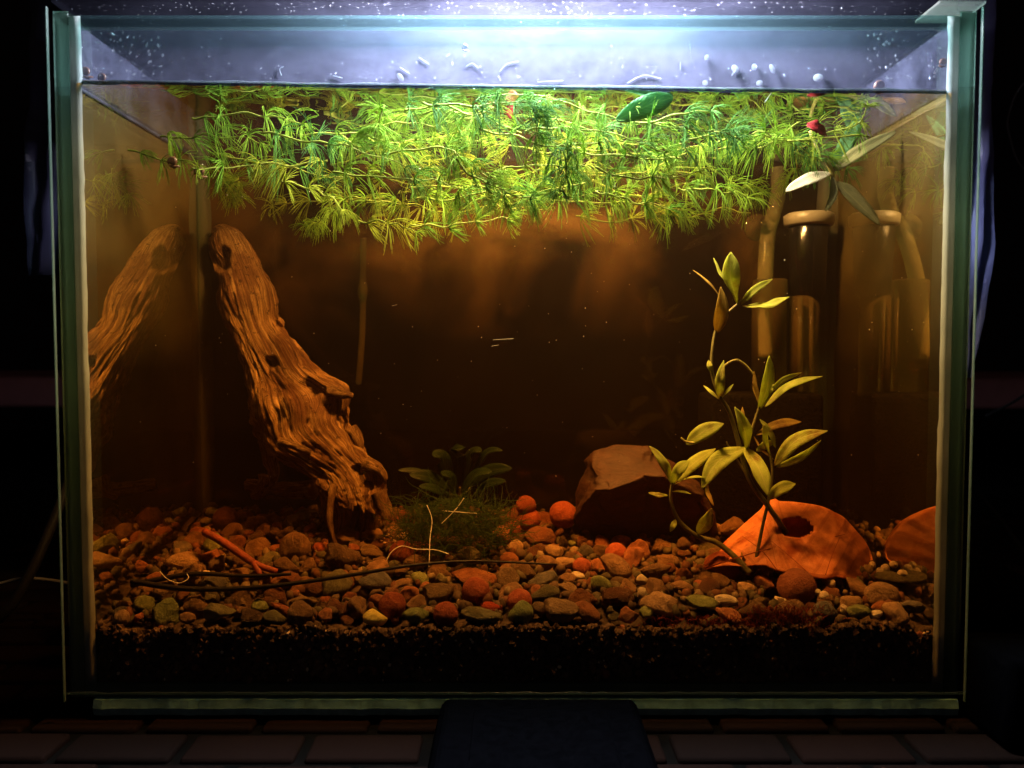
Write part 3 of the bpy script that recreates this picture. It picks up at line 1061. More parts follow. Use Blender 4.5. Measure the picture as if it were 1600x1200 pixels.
STONES = [  # px, py, half width px, half height px, mat, variant kind (0 round, 1 angular, 2 lumpy), label
    (587, 965, 21, 15, 'yellow', 0, 'bright yellow smooth pebble at the front glass'),
    (648, 963, 23, 14, 'green', 1, 'lumpy pale green pebble next to the bright yellow one'),
    (768, 948, 18, 11, 'glossy red', 0, 'glossy red bean shaped pebble below the largest clay ball'),
    (752, 966, 36, 13, 'olive', 0, 'long flat olive pebble lying at the front glass below the glossy red one'),
    (812, 960, 22, 20, 'green', 0, 'round grey green pebble at the front glass with a clay ball behind it'),
    (876, 957, 32, 18, 'tan', 1, 'angular orange tan pebble at the front glass beside the round grey green one'),
    (843, 950, 14, 12, 'tan', 2, 'small tan pebble wedged behind the angular orange tan one'),
    (461, 856, 26, 25, 'brown', 0, 'large round brown stone before the foot of the driftwood'),
    (584, 908, 28, 17, 'grey', 0, 'dark rounded oblong pebble right under the black twig'),
    (683, 928, 26, 17, 'tan', 1, 'tan angular pebble between two clay balls, with a ragged top'),
    (476, 939, 24, 8, 'tan', 0, 'thin flat pale orange pebble before the black twig'),
    (470, 966, 26, 20, 'brown', 1, 'blocky brown pebble at the front glass with pits'),
    (341, 955, 28, 15, 'olive', 1, 'mottled olive brown pebble at the front glass under the flat end of the twig'),
    (410, 948, 17, 13, 'green', 1, 'pale olive pointed pebble near the flat orange one'),
    (226, 943, 19, 13, 'green', 2, 'olive green pebble near the side glass on the driftwood side'),
    (185, 968, 15, 14, 'tan', 0, 'round tan pebble closest to the side glass on the driftwood side'),
    (388, 972, 22, 14, 'brown', 1, 'wedge shaped brown pebble at the front glass'),
    (425, 975, 22, 13, 'olive', 0, 'dull olive pebble beside the wedge shaped brown one'),
    (202, 880, 38, 20, 'rusty', 0, 'broad rusty stone near the side glass behind the twig'),
    (285, 877, 33, 17, 'tan', 0, 'broad orange tan stone below the red stick'),
    (530, 868, 38, 24, 'brown', 2, 'big pitted brown stone under the dangling wood root'),
    (448, 884, 22, 14, 'brown', 0, 'oval brown stone at the lower end of the red stick'),
    (845, 838, 27, 18, 'rusty', 1, 'rust brown triangular stone leaning against the brown rock'),
    (803, 855, 15, 13, 'tan', 0, 'tan oval stone at the edge of the moss'),
    (866, 862, 18, 13, 'tan', 2, 'tan knobbly stone with a hollow before the brown rock'),
    (882, 878, 18, 11, 'tan', 0, 'smooth tan lump in front of the knobbly tan stone'),
    (879, 848, 10, 14, 'brown', 2, 'small upright brown lump before the brown rock'),
    (910, 864, 18, 13, 'grey', 0, 'dark oval stone at the corner of the brown rock'),
    (742, 903, 42, 12, 'rusty', 1, 'flat orange brown stone behind the largest clay ball'),
    (850, 928, 26, 14, 'olive', 0, 'dark olive pointed pebble behind the angular orange tan one'),
    (960, 932, 32, 15, 'rusty', 2, 'long reddish brown pebble slanting before the brown rock'),
    (1002, 928, 10, 11, 'cream', 2, 'small cream pebble with a red hole beside the long reddish one'),
    (1005, 906, 11, 10, 'cream', 0, 'small cream pebble with a pale cap behind the one with a hole'),
    (905, 901, 15, 8, 'cream', 1, 'cream curved shard below the small clay ball'),
    (1035, 945, 36, 18, 'tan', 2, 'large rough tan brown pebble with furrowed face near the front glass'),
    (1102, 942, 32, 12, 'green', 1, 'dark green long stone lying beside the cream bean'),
    (1134, 938, 20, 9, 'cream', 0, 'cream bean shaped pebble on the dark green long stone'),
    (1175, 953, 24, 13, 'brown', 0, 'smooth brown pebble at the front glass by the red algae'),
    (1220, 940, 17, 9, 'cream', 1, 'cream chip under the big brick brown ball'),
    (1292, 956, 22, 18, 'grey', 0, 'dark rounded pebble at the front glass under the orange leaf'),
    (1342, 955, 19, 10, 'green', 0, 'pale green oval pebble at the front glass under the round tan stone'),
    (1320, 952, 8, 8, 'cream', 1, 'tiny cream cube shaped pebble beside the pale green oval one'),
    (1378, 930, 28, 21, 'tan', 0, 'large round tan stone near the side glass before the orange leaf'),
    (1375, 947, 15, 9, 'rusty', 0, 'small reddish tan pebble leaning on the large round tan stone'),
    (1428, 948, 20, 10, 'grey', 1, 'grey slab with a pale top at the corner below the side glass'),
    (1395, 903, 28, 11, 'olive', 0, 'flat olive stone behind the large round tan one'),
    (1012, 957, 14, 10, 'green', 1, 'pale green pointed pebble at the front glass before the furrowed one'),
    (1165, 920, 14, 10, 'tan', 1, 'small tan angular pebble left of the big brick brown ball'),
    (1068, 918, 22, 11, 'brown', 0, 'oval brown pebble between the cream bean and the red clay ball under the leaf'),
]
for px, py, hw, hh, mt, kd, lab in STONES:
    p = on_ground(px, py, hh * 0.0003 * 0.5)
    if 830 < px < 920 and py < 845:
        p = P(px, py, 0.088)
    r = S(hw, p.y)
    p.y = max(p.y, YI0 + r * 0.75 + 0.0012)
    p.z = max(p.z, ground(p.x, p.y) + S(hh, p.y) * .35)
    vi = [i for i, (mm, a) in enumerate(PVAR) if a == kd]
    me, _ = PVAR[rnd.choice(vi)]
    bx = max(abs(v.co.x) for v in me.vertices)
    bz = max(abs(v.co.z) for v in me.vertices)
    by = max(abs(v.co.y) for v in me.vertices)
    o = put_pebble(me, p, 1.0, mt, (rnd.uniform(-0.15, 0.15), rnd.uniform(-0.15, 0.15), rnd.uniform(-0.15, 0.15)), (r / bx, r * 0.75 / by, S(hh, p.y) / bz))
    placed[-1] = (p.x, p.y, r)
    tag(o, lab, 'pebble', 'pebbles of the gravel bed')
    pebs.append((px, py, lab))


def pix(p):
    d = Vector(p) - CAM
    zc = d.dot(FWD)
    return 800 + F * d.x / zc, 600 - F * d.dot(UP) / zc


# the other pebbles, scattered until they lie close
LM = [(587, 965, 'the bright yellow pebble'), (648, 963, 'the lumpy pale green pebble'), (743, 925, 'the largest clay ball'), (752, 966, 'the long flat olive pebble'),
      (812, 960, 'the round grey green pebble'), (461, 856, 'the large round brown stone'), (370, 860, 'the red stick'), (628, 865, 'the clay ball at the moss'),
      (963, 866, 'the lone dark red ball'), (1127, 888, 'the clay ball under the orange leaf'), (1245, 917, 'the brick brown ball'), (1378, 930, 'the large round tan stone'),
      (1102, 942, 'the dark green long stone'), (1035, 945, 'the furrowed tan pebble'), (876, 957, 'the angular orange tan pebble'), (341, 955, 'the mottled olive pebble'),
      (202, 880, 'the broad rusty stone'), (285, 877, 'the broad orange tan stone'), (530, 868, 'the big pitted stone'), (584, 908, 'the dark oblong pebble'),
      (960, 932, 'the long reddish pebble'), (866, 862, 'the knobbly tan stone'), (476, 939, 'the thin flat orange pebble'), (185, 968, 'the round tan corner pebble'),
      (1428, 948, 'the grey corner slab'), (900, 900, 'the cream curved shard'), (683, 928, 'the ragged tan pebble'), (1395, 903, 'the flat olive stone'),
      (226, 943, 'the olive green corner pebble'), (1320, 952, 'the tiny cream cube'), (1005, 906, 'the pale capped pebble'), (410, 948, 'the pale olive pointed pebble'),
      (720, 830, 'the moss'), (1000, 800, 'the brown rock'), (530, 800, 'the driftwood foot'), (1300, 850, 'the curled orange leaf')]
LOOKS = {'brown': 'brown', 'tan': 'tan', 'olive': 'olive', 'rusty': 'rusty', 'grey': 'dark grey', 'cream': 'cream', 'green': 'greenish', 'brick': 'brick red'}
seen_lab = {}
cand = []
tries = 0
count = 0
while count < 250 and tries < 30000:
    tries += 1
    x = rnd.uniform(XI0 + 0.010, XI1 - 0.010)
    y = YI0 + 0.006 + (0.125) * rnd.random() ** 1.35
    f = tries / 30000
    r = rnd.choice((0.0082, 0.0072, 0.0065)) if f < 0.025 else (rnd.uniform(0.0042, 0.0062) if f < 0.16 else rnd.uniform(0.0028, 0.0042))
    px, py = pix((x, y, ground(x, y)))
    if any((x - a) ** 2 + (y - c) ** 2 < ((r + q) * 0.86) ** 2 for a, c, q in placed):
        continue
    # under the rock, the wood foot and the moss nothing is seen
    if 915 < px < 1100 and py < 845 or 640 < px < 780 and py < 852 or 540 < px < 600 and py < 835:
        continue
    if y < YI0 + r * 1.1 + 0.001:
        y = YI0 + r * 1.1 + 0.001
    warm = 0.5 + 0.5 * nz(x * 12, y * 12, 9)
    mt = rnd.choices(['brown', 'tan', 'olive', 'rusty', 'grey', 'cream', 'green', 'brick'], [46, 12, 8, 24 + 16 * warm, 6, 1.4, 1.0, 7])[0]
    me, kd = rnd.choice(PVAR)
    z = ground(x, y) + r * rnd.uniform(-0.15, 0.45)
    o = put_pebble(me, (x, y, z), r, mt, (rnd.uniform(-0.5, 0.5), rnd.uniform(-0.5, 0.5), rnd.uniform(0, 6.28)))
    count += 1
    px, py = pix((x, y, z))
    size = 'big' if r > 0.0062 else ('small' if r < 0.0046 else '')
    shape = ('rounded', 'angular', 'lumpy')[kd]
    lm = sorted(((px - a) ** 2 + 4 * (py - c) ** 2, n_, a, c) for a, c, n_ in LM)[0]
    dx, dy = px - lm[2], (py - lm[3]) * 2
    if abs(dx) > abs(dy):
        where = 'to the right of' if dx > 0 else 'to the left of'
    else:
        where = 'in front of' if dy > 0 else 'behind'
    cand.append((o, size, LOOKS[mt], shape, where, lm[1], lm[0]))
cand.sort(key=lambda t: t[6])
ORD = ['', 'second closest ', 'third closest ', 'fourth closest ', 'fifth closest ', 'sixth closest ', 'seventh closest ', 'eighth closest ']
for o, size, look, shape, where, lm, _ in cand:
    lab = ' '.join(f'{size} {look} {shape} pebble {where} {lm}'.split())
    k = seen_lab.get(lab, 0)
    seen_lab[lab] = k + 1
    if k:
        lab = (ORD[min(k, 7)] + lab).replace('to the left of', 'left of').replace('to the right of', 'right of')
    tag(o, lab, 'pebble', 'pebbles of the gravel bed')

# pale pellets between leaf and side glass
PEL = [(1363, 883, 6), (1383, 888, 7), (1375, 893, 6), (1396, 882, 6), (1415, 890, 7), (1428, 893, 7), (1408, 896, 6), (1290, 902, 8), (1298, 912, 7), (1277, 925, 6), (1288, 931, 8), (1306, 900, 5),
       (1448, 916, 6), (1460, 915, 6), (1437, 884, 5), (1424, 882, 5), (1376, 866, 6), (1388, 862, 4), (1417, 798, 6)]
PN, PLIST = {}, []
ORDP = ['first', 'second', 'third', 'fourth', 'fifth', 'sixth', 'seventh', 'eighth', 'ninth', 'tenth', 'eleventh', 'twelfth', 'thirteenth', 'fourteenth']
for px, py, rp in PEL:
    p = on_ground(px, py, 0.004)
    if py < 800:
        p = P(px, py, 0.135)
    r = S(rp, p.y)
    o = put_pebble(BALL, p, r, 'cream', (rnd.random() * 6, rnd.random() * 6, 0), (1, 1, rnd.uniform(0.8, 1.2)), name='pellet')
    near = 'by the big brick brown ball' if px < 1320 else ('against the side glass' if px > 1435 else 'between orange leaf and side glass')
    PN[near] = PN.get(near, 0) + 1
    PLIST.append((px, near, o))

for near in PN:
    for i, (_, _, o) in enumerate(sorted([q for q in PLIST if q[1] == near], key=lambda q: q[0])):
        tag(o, f'small cream pellet {near}, {ORDP[i]} from the plant side', 'pellet', 'cream pellets on the gravel')

# fine gravel filling the gaps, and grains in the soil face: nobody could count them
m = MB()
v2, f2 = ico(1)
for k in range(2600):
    x = rnd.uniform(XI0 + 0.004, XI1 - 0.004)
    y = YI0 + 0.003 + 0.138 * rnd.random() ** 0.9
    r = rnd.uniform(0.0012, 0.0038)
    e = Euler((rnd.random() * 6, rnd.random() * 6, rnd.random() * 6)).to_matrix()
    c = Vector((x, y, ground(x, y) + rnd.uniform(-0.0025, 0.0012)))
    if y < YI0 + .011 and (nz(x * 30, 7.7) < .2 or rnd.random() < .5):
        continue
    sc = Vector((1.2, 0.9, 0.7))
    m.add([c + e @ Vector((v.x * sc.x, v.y * sc.y, v.z * sc.z)) * r * rnd.uniform(0.85, 1.15) for v in v2], f2, None, rnd.choices([0, 1, 2, 3], [5, 3, 2, 1])[0])
g = m.build('fine_gravel', [m_simple('grit_brown', (0.08, 0.05, 0.03), 0.8, 0.3, 0.5, 200), m_simple('grit_olive', (0.06, 0.05, 0.028), 0.8, 0.3, 0.5, 200), m_simple('grit_rust', (0.1, 0.04, 0.02), 0.8, 0.3, 0.5, 200), m_simple('grit_tan', (0.17, 0.125, 0.075), 0.8, 0.3, 0.4, 200)])
tag(g, kind='stuff')
m = MB()
for k in range(2200):
    x = rnd.uniform(XI0 + 0.006, XI1 - 0.006)
    zt_ = ground(x, YI0)
    z = zt_ - 0.001 - (zt_ - 0.0085) * rnd.random() ** 1.4
    pale = rnd.random() < 0.05 * math.exp(-abs(x + 0.07) * 6) + 0.018
    r = rnd.uniform(0.0003, 0.0009) if pale else rnd.uniform(0.0006, 0.0022)
    e = Euler((rnd.random() * 6, rnd.random() * 6, rnd.random() * 6)).to_matrix()
    c = Vector((x, YI0 + r * 0.6 + rnd.uniform(0.0002, 0.0012), z))
    m.add([c + e @ Vector((v.x * 1.2, v.y, v.z * 0.8)) * r * rnd.uniform(0.8, 1.2) for v in v2], f2, None, 1 if pale else 0)
for k in range(420):
    # lumps of soil and half buried stones
    x = rnd.uniform(XI0 + .006, XI1 - .006)
    z = ground(x, YI0) - .004 - rnd.random() ** 1.3 * .022
    r = rnd.uniform(.0014, .0042)
    e = Euler((rnd.random() * 6, rnd.random() * 6, rnd.random() * 6)).to_matrix()
    c = Vector((x, YI0 + .0012 + r * .8, max(z, .0105)))
    m.add([c + e @ Vector((v.x * 1.3, v.y, v.z * .75)) * r * rnd.uniform(.85, 1.15) for v in v2], f2, None, 2 if rnd.random() < .4 + x else 0)
tag(m.build('soil_grains', [M['grain'], M['chip'], m_simple('soil_lump_red', (0.16, 0.06, 0.035), 0.8, 0.3, 0.6, 120)], smooth=False), kind='stuff')

# light glints put in as pale specks, at the twig end and driftwood foot
m = MB()
for k in range(70):
    if k < 40:
        px, py = rnd.uniform(592, 640), rnd.uniform(832, 848)
    else:
        px, py = rnd.uniform(292, 336), rnd.uniform(892, 899)
    p = on_ground(px, py, .004)
    blob(m, p, rnd.uniform(.00025, .0008), (1.3, 1, .7))
tag(m.build('glint_specks', m_simple('glint', (0.75, 0.6, 0.42), 0.12, 0.9, 0.2)), kind='stuff')

# ------------------------------------------------------------------ driftwood
wood = thing('driftwood', P(530, 820, 0.11), 'brown driftwood trunk leaning into the back corner with a hollow foot', 'driftwood')
WS = [  # left edge, right edge, depth of the axis, half thickness factor
    ((338, 362), (352, 350), 0.1445, 0.4), ((327, 376), (376, 360), 0.1435, 0.4), ((330, 402), (394, 388), 0.1415, 0.45), ((340, 440), (412, 425), 0.1385, 0.5),
    ((344, 478), (431, 462), 0.135, 0.56), ((362, 520), (436, 503), 0.131, 0.6), ((374, 560), (462, 535), 0.127, 0.6), ((388, 602), (492, 578), 0.123, 0.58),
    ((388, 645), (541, 608), 0.118, 0.52), ((402, 690), (543, 650), 0.113, 0.52), ((440, 718), (562, 685), 0.108, 0.5), ((478, 742), (582, 714), 0.103, 0.45),
    ((497, 760), (600, 746), 0.099, 0.4), ((508, 772), (604, 776), 0.096, 0.35), ((514, 780), (606, 800), 0.094, 0.3)]


def wood_section(t):
    k = t * (len(WS) - 1)
    i = min(int(k), len(WS) - 2)
    u = k - i

    def cr(f):
        a, b_, c, d_ = f(WS[max(i - 1, 0)]), f(WS[i]), f(WS[i + 1]), f(WS[min(i + 2, len(WS) - 1)])
        return 0.5 * (2 * b_ + (c - a) * u + (2 * a - 5 * b_ + 4 * c - d_) * u * u + (3 * b_ - a - 3 * c + d_) * u ** 3)
    Y = cr(lambda s: s[2])
    L = P(cr(lambda s: s[0][0]), cr(lambda s: s[0][1]), Y)
    Rr = P(cr(lambda s: s[1][0]), cr(lambda s: s[1][1]), Y)
    return L, Rr, Y, cr(lambda s: s[3])


HOLES = [(424, 567, 9, 0.006), (482, 606, 14, 0.008), (500, 622, 18, 0.007), (518, 642, 13, 0.006), (436, 503, 9, 0.006), (345, 412, 12, 0.006), (535, 655, 9, 0.007), (560, 735, 8, 0.006), (575, 760, 8, 0.007), (350, 395, 9, 0.005)]
rings = []
NT_, NA = 190, 192
for i in range(NT_):
    t = i / (NT_ - 1)
    L, Rr, Y, th = wood_section(t)
    c = (L + Rr) / 2
    ux = (Rr - L) / 2
    hw = ux.length
    uy = Vector((0, -1, 0))
    ring = []
    for j in range(NA):
        a = 2 * PI * j / NA
        # long grain ridges that twist a little, plus lumps
        tw_ = a + 0.5 * t
        cx_, sx_ = math.cos(tw_), math.sin(tw_)
        mask = min(1.0, max(0.0, 0.5 + 1.6 * nz(cx_ * 1.6 + 5, sx_ * 1.6, t * 6)))
        g = 0.17 * fbm(cx_ * 1.3, sx_ * 1.3, t * 8, 3) + (0.025 + 0.045 * mask) * fbm(cx_ * 8, sx_ * 8, t * 3.0, 5) \
            + (0.04 + 0.05 * (1 - mask)) * fbm(cx_ * 6, sx_ * 6, t * 34, 5) + 0.030 * mask * nz(cx_ * 30, sx_ * 30, t * 4) \
            - 0.22 * max(0, nz(cx_ * 4, sx_ * 4, t * 4 + 40) - 0.15) - 0.30 * max(0, nz(cx_ * 6, sx_ * 6, t * 16 + 11) - 0.32) \
            - 0.16 * max(0, 0.07 - abs(nz(cx_ * 5, sx_ * 5, t * 2.2 + 70) + 0.2 * nz(t * 9, cx_ * 2))) / 0.07
        amp = 1.0 + g * (0.6 + 0.7 * t)
        ex = math.copysign(abs(math.cos(a)) ** 0.85, math.cos(a))
        p = c + ux * ex * amp + uy * hw * th * math.sin(a) * amp
        if i == NT_ - 1 or t > 0.93:
            p += (Rr - L).cross(uy).normalized() * 0.0  # keep
        if math.sin(a) > 0:
            px, py = pix(p)
            for hx, hy, hr, hd in HOLES:
                q = math.hypot(px - hx, (py - hy)) / hr
                if q < 1.6:
                    p.y += hd * math.exp(-q ** 4)
        ring.append(p)
    rings.append(ring)
# ragged end: push the last rings along the axis unevenly
axis = (sum(rings[-1], Vector()) / NA - sum(rings[-6], Vector()) / NA).normalized()
for i in range(NT_ - 14, NT_):
    k = (i - (NT_ - 15)) / 14
    for j in range(NA):
        rings[i][j] = rings[i][j] + axis * 0.006 * k * (nz(j * 0.23, 3.3) + 0.6 * nz(j * 0.7, 8.1))
# hollow inside, running back up
for q, i in ((0.86, NT_ - 1), (0.80, NT_ - 6), (0.74, NT_ - 14), (0.62, NT_ - 26), (0.40, NT_ - 36)):
    c = sum(rings[i], Vector()) / NA
    rings.append([c + (p - c) * q for p in rings[i]])
# rounded top
c = sum(rings[0], Vector()) / NA
top = []
for q, h in ((0.3, 0.004), (0.7, 0.003), (0.92, 0.0012)):
    top.append([c + (p - c) * q - (rings[4][0] - rings[0][0]).normalized() * h for p in rings[0]])
m = MB()
m.loft(top + rings)
m.build('trunk', M['wood'], wood)


def prong(pts, rad, n=14, parent=wood, mat='wood', seg=24, name='branch', rough=0.25):
    pts = spline(pts, seg)
    rings = []
    for i, p in enumerate(pts):
        t = i / (seg - 1)
        d_ = (pts[min(i + 1, seg - 1)] - pts[max(i - 1, 0)]).normalized()
        s = d_.cross(Vector((0, 1, 0.1))).normalized()
        u = s.cross(d_).normalized()
        r = rad[0] + (rad[1] - rad[0]) * t
        rings.append([p + (s * math.cos(2 * PI * k / n) + u * math.sin(2 * PI * k / n)) * r * (1 + rough * nz(k * 0.9 + p.x * 100, t * 5, p.z * 60)) for k in range(n)])
    m = MB()
    m.loft(rings)
    return m.build(name, M[mat], parent)


prong([P(418, 680, 0.114), P(422, 715, 0.113), P(428, 740, 0.112), P(424, 758, 0.112)], (S(16, 0.1), S(5, 0.1)))
prong([P(418, 745, 0.118), P(408, 768, 0.118), P(395, 775, 0.120)], (S(14, 0.1), S(6, 0.1)))
prong([P(437, 690, 0.094), P(462, 698, 0.090), P(486, 707, 0.092)], (S(7, 0.09), S(5, 0.09)))
prong([P(520, 758, 0.092), P(515, 800, 0.083), P(518, 830, 0.080), P(528, 862, 0.078)], (S(6, 0.08), S(3, 0.08)))
prong([P(515, 612, 0.108), P(535, 616, 0.106), P(551, 618, 0.105)], (S(11, 0.1), S(4, 0.1)))
prong([P(592, 770, 0.095), P(602, 795, 0.092), P(604, 812, 0.090)], (S(13, 0.09), S(8, 0.09)))
prong([P(548, 670, 0.108), P(560, 690, 0.106), P(562, 706, 0.106)], (S(12, 0.1), S(5, 0.1)))
prong([P(570, 725, 0.098), P(592, 736, 0.096), P(600, 752, 0.096)], (S(14, 0.09), S(6, 0.09)))
# the stub behind the trunk that shows mainly as a reflection in the side glass
prong([P(490, 765, 0.128), P(435, 764, 0.139), P(385, 757, 0.143)], (S(15, 0.13), S(9, 0.13)))
# stumps added under the trunk to make the shadowed gap there dark
prong([P(528, 752, 0.112), P(536, 800, 0.112), P(530, 850, 0.112)], (S(34, 0.11), S(26, 0.11)), 24, seg=30)
prong([P(575, 770, 0.108), P(578, 805, 0.108), P(572, 838, 0.108)], (S(20, 0.11), S(13, 0.11)), 18, seg=24)

# ------------------------------------------------------------------ rock
def lerp_tab(tab, x):
    for (a, c), (e, f) in zip(tab, tab[1:]):
        if x <= e:
            u = (x - a) / (e - a)
            return c + (f - c) * u
    return tab[-1][1]


RT = [(903, 800), (908, 760), (916, 732), (930, 706), (960, 696), (1000, 697), (1030, 711), (1060, 732), (1090, 752), (1106, 780), (1114, 815)]
RL = [(903, 812), (912, 785), (930, 764), (960, 762), (1000, 747), (1030, 741), (1060, 755), (1090, 772), (1106, 798), (1114, 825)]
rings = []
NX_ = 110
for i in range(NX_):
    u = i / (NX_ - 1)
    px = 903 + 211 * u
    T_, L_ = lerp_tab(RT, px), lerp_tab(RL, px)
    e = math.sqrt(max(0.0, 1 - (2 * u - 1) ** 6)) * 0.9 + 0.1
    sec = [(.108, 872), (.101, (L_ + 872) / 2 + 12), (.091, L_ + 24), (.0825, L_ + 7), (.0805, L_ + 1), (.083, L_ - 4), (.092, (L_ + T_) / 2), (.101, T_ + 2), (.108, T_ + 1), (.122, T_ + 20), (.128, 830), (.124, 872)]
    pts = []
    for (y_, pp) in sec:
        y_ = .104 + (y_ - .104) * e
        pts.append(P(px, pp, y_))
    ring = spline(pts + [pts[0]], 73)[:-1]
    out = []
    for p in ring:
        n_ = Vector((0.2 * (2 * u - 1), p.y - .104, (p.z - .10))).normalized()
        d_ = .0042 * fbm(p.x * 75, p.y * 60, p.z * 60, 5) + .0016 * abs(nz(p.x * 130 + 4, p.y * 90, p.z * 260)) + .0012 * nz(p.x * 40, p.y * 40, p.z * 420)
        out.append(p + n_ * d_)
    rings.append(out)
m = MB()
m.loft(rings)
tag(m.build('rock', M['rock']), 'large reddish brown rock with a shaded front standing behind the leafy stem', 'rock')

# ------------------------------------------------------------------ leaves and stems
def leaf_mb(pts, width, roll=0.0, fold=0.25, n=16, wavy=0.0, peak=0.45, tip=1.0, thick=0.00011, face=None):
    """a lanceolate blade: lens section with a folded midrib along a spline"""
    pts = spline(pts, n)
    m = MB()
    rings = []
    us = (-1, -0.5, 0, 0.5, 1)
    face = Vector(face) if face else Vector((0, -1, 0.8))
    for i, p in enumerate(pts):
        t = i / (n - 1)
        d_ = (pts[min(i + 1, n - 1)] - pts[max(i - 1, 0)]).normalized()
        s = d_.cross(face)
        s = s.normalized() if s.length > 1e-5 else Vector((1, 0, 0))
        nn = s.cross(d_).normalized()
        s = (Matrix.Rotation(roll, 3, d_) @ s)
        nn = (Matrix.Rotation(roll, 3, d_) @ nn)
        # width profile
        if t < peak:
            w_ = math.sin(t / peak * PI / 2) ** 0.8
        else:
            w_ = math.cos((t - peak) / (1 - peak) * PI / 2) ** (0.75 * tip)
        w_ = max(0.06, w_) * width / 2
        up_, dn_ = [], []
        for u in us:
            q = p + s * (u * w_) + nn * (abs(u) * w_ * fold + wavy * w_ * math.sin(t * 14 + u * 2.5) * abs(u))
            up_.append(q + nn * thick)
            dn_.append(q - nn * thick)
        rings.append(up_ + dn_[::-1])
    k = len(us)
    n2 = 2 * k
    vs = [p for r_ in rings for p in r_]
    fs, uvs = [], {}
    ucol = [(u + 1) / 2 for u in us] + [(u + 1) / 2 for u in reversed(us)]
    for i in range(n - 1):
        for j in range(n2):
            j2 = (j + 1) % n2
            uvs[len(fs)] = [(ucol[j], i / (n - 1)), (ucol[j2], i / (n - 1)), (ucol[j2], (i + 1) / (n - 1)), (ucol[j], (i + 1) / (n - 1))]
            fs.append((i * n2 + j, i * n2 + j2, (i + 1) * n2 + j2, (i + 1) * n2 + j))
    uvs[len(fs)] = [(0.5, 0)] * n2
    fs.append(tuple(range(n2)))
    uvs[len(fs)] = [(0.5, 1)] * n2
    fs.append(tuple((n - 1) * n2 + j for j in range(n2)))
    m.add(vs, fs, uvs)
    return m


plant = thing('leafy_stem_plant', on_ground(1182, 884), 'tall stem plant with yellow green narrow leaves rooted before the orange leaf', 'plant')


def stem(pts, r0, r1, mat='stem', parent=plant):
    m = MB()
    m.tube(spline(pts, 40), lambda t: r0 + (r1 - r0) * t, 8)
    return m.build('stem', M[mat], parent)


YP = 0.052
stem([P(1228, 832, YP + 0.006), P(1212, 808, YP), P(1195, 784, YP), P(1172, 752, YP), P(1160, 715, YP), P(1148, 670, YP), P(1138, 640, YP), P(1124, 618, YP), P(1112, 580, YP), P(1114, 540, YP), P(1120, 512, YP), P(1132, 494, YP), P(1158, 470, YP)], S(4.5, YP), S(2, YP))
stem([P(1180, 886, YP - 0.004), P(1184, 860, YP - 0.004), P(1192, 820, YP - 0.002), P(1202, 775, YP), P(1207, 735, YP), P(1202, 708, YP), P(1192, 684, YP)], S(3, YP), S(2, YP))
stem([P(1163, 705, YP), P(1172, 680, YP), P(1180, 655, YP), P(1190, 625, YP)], S(3, YP), S(2, YP))
stem([P(1172, 896, YP - 0.008), P(1150, 872, YP - 0.004), P(1120, 848, YP), P(1090, 838, YP), P(1062, 815, YP), P(1050, 790, YP), P(1048, 768, YP), P(1054, 745, YP)], S(5.5, YP), S(2, YP))
stem([P(1128, 575, YP), P(1140, 566, YP), P(1152, 563, YP), P(1165, 571, YP), P(1177, 585, YP)], S(2, YP), S(2, YP), 'stem_light')
stem([P(1084, 692, YP - 0.004), P(1072, 690, YP - 0.004), P(1064, 684, YP - 0.004)], S(2, YP), S(1, YP), 'stem_light')
stem([P(1195, 786, YP - 0.002), P(1162, 735, YP), P(1140, 700, YP), P(1135, 690, YP)], S(2, YP), S(1, YP))

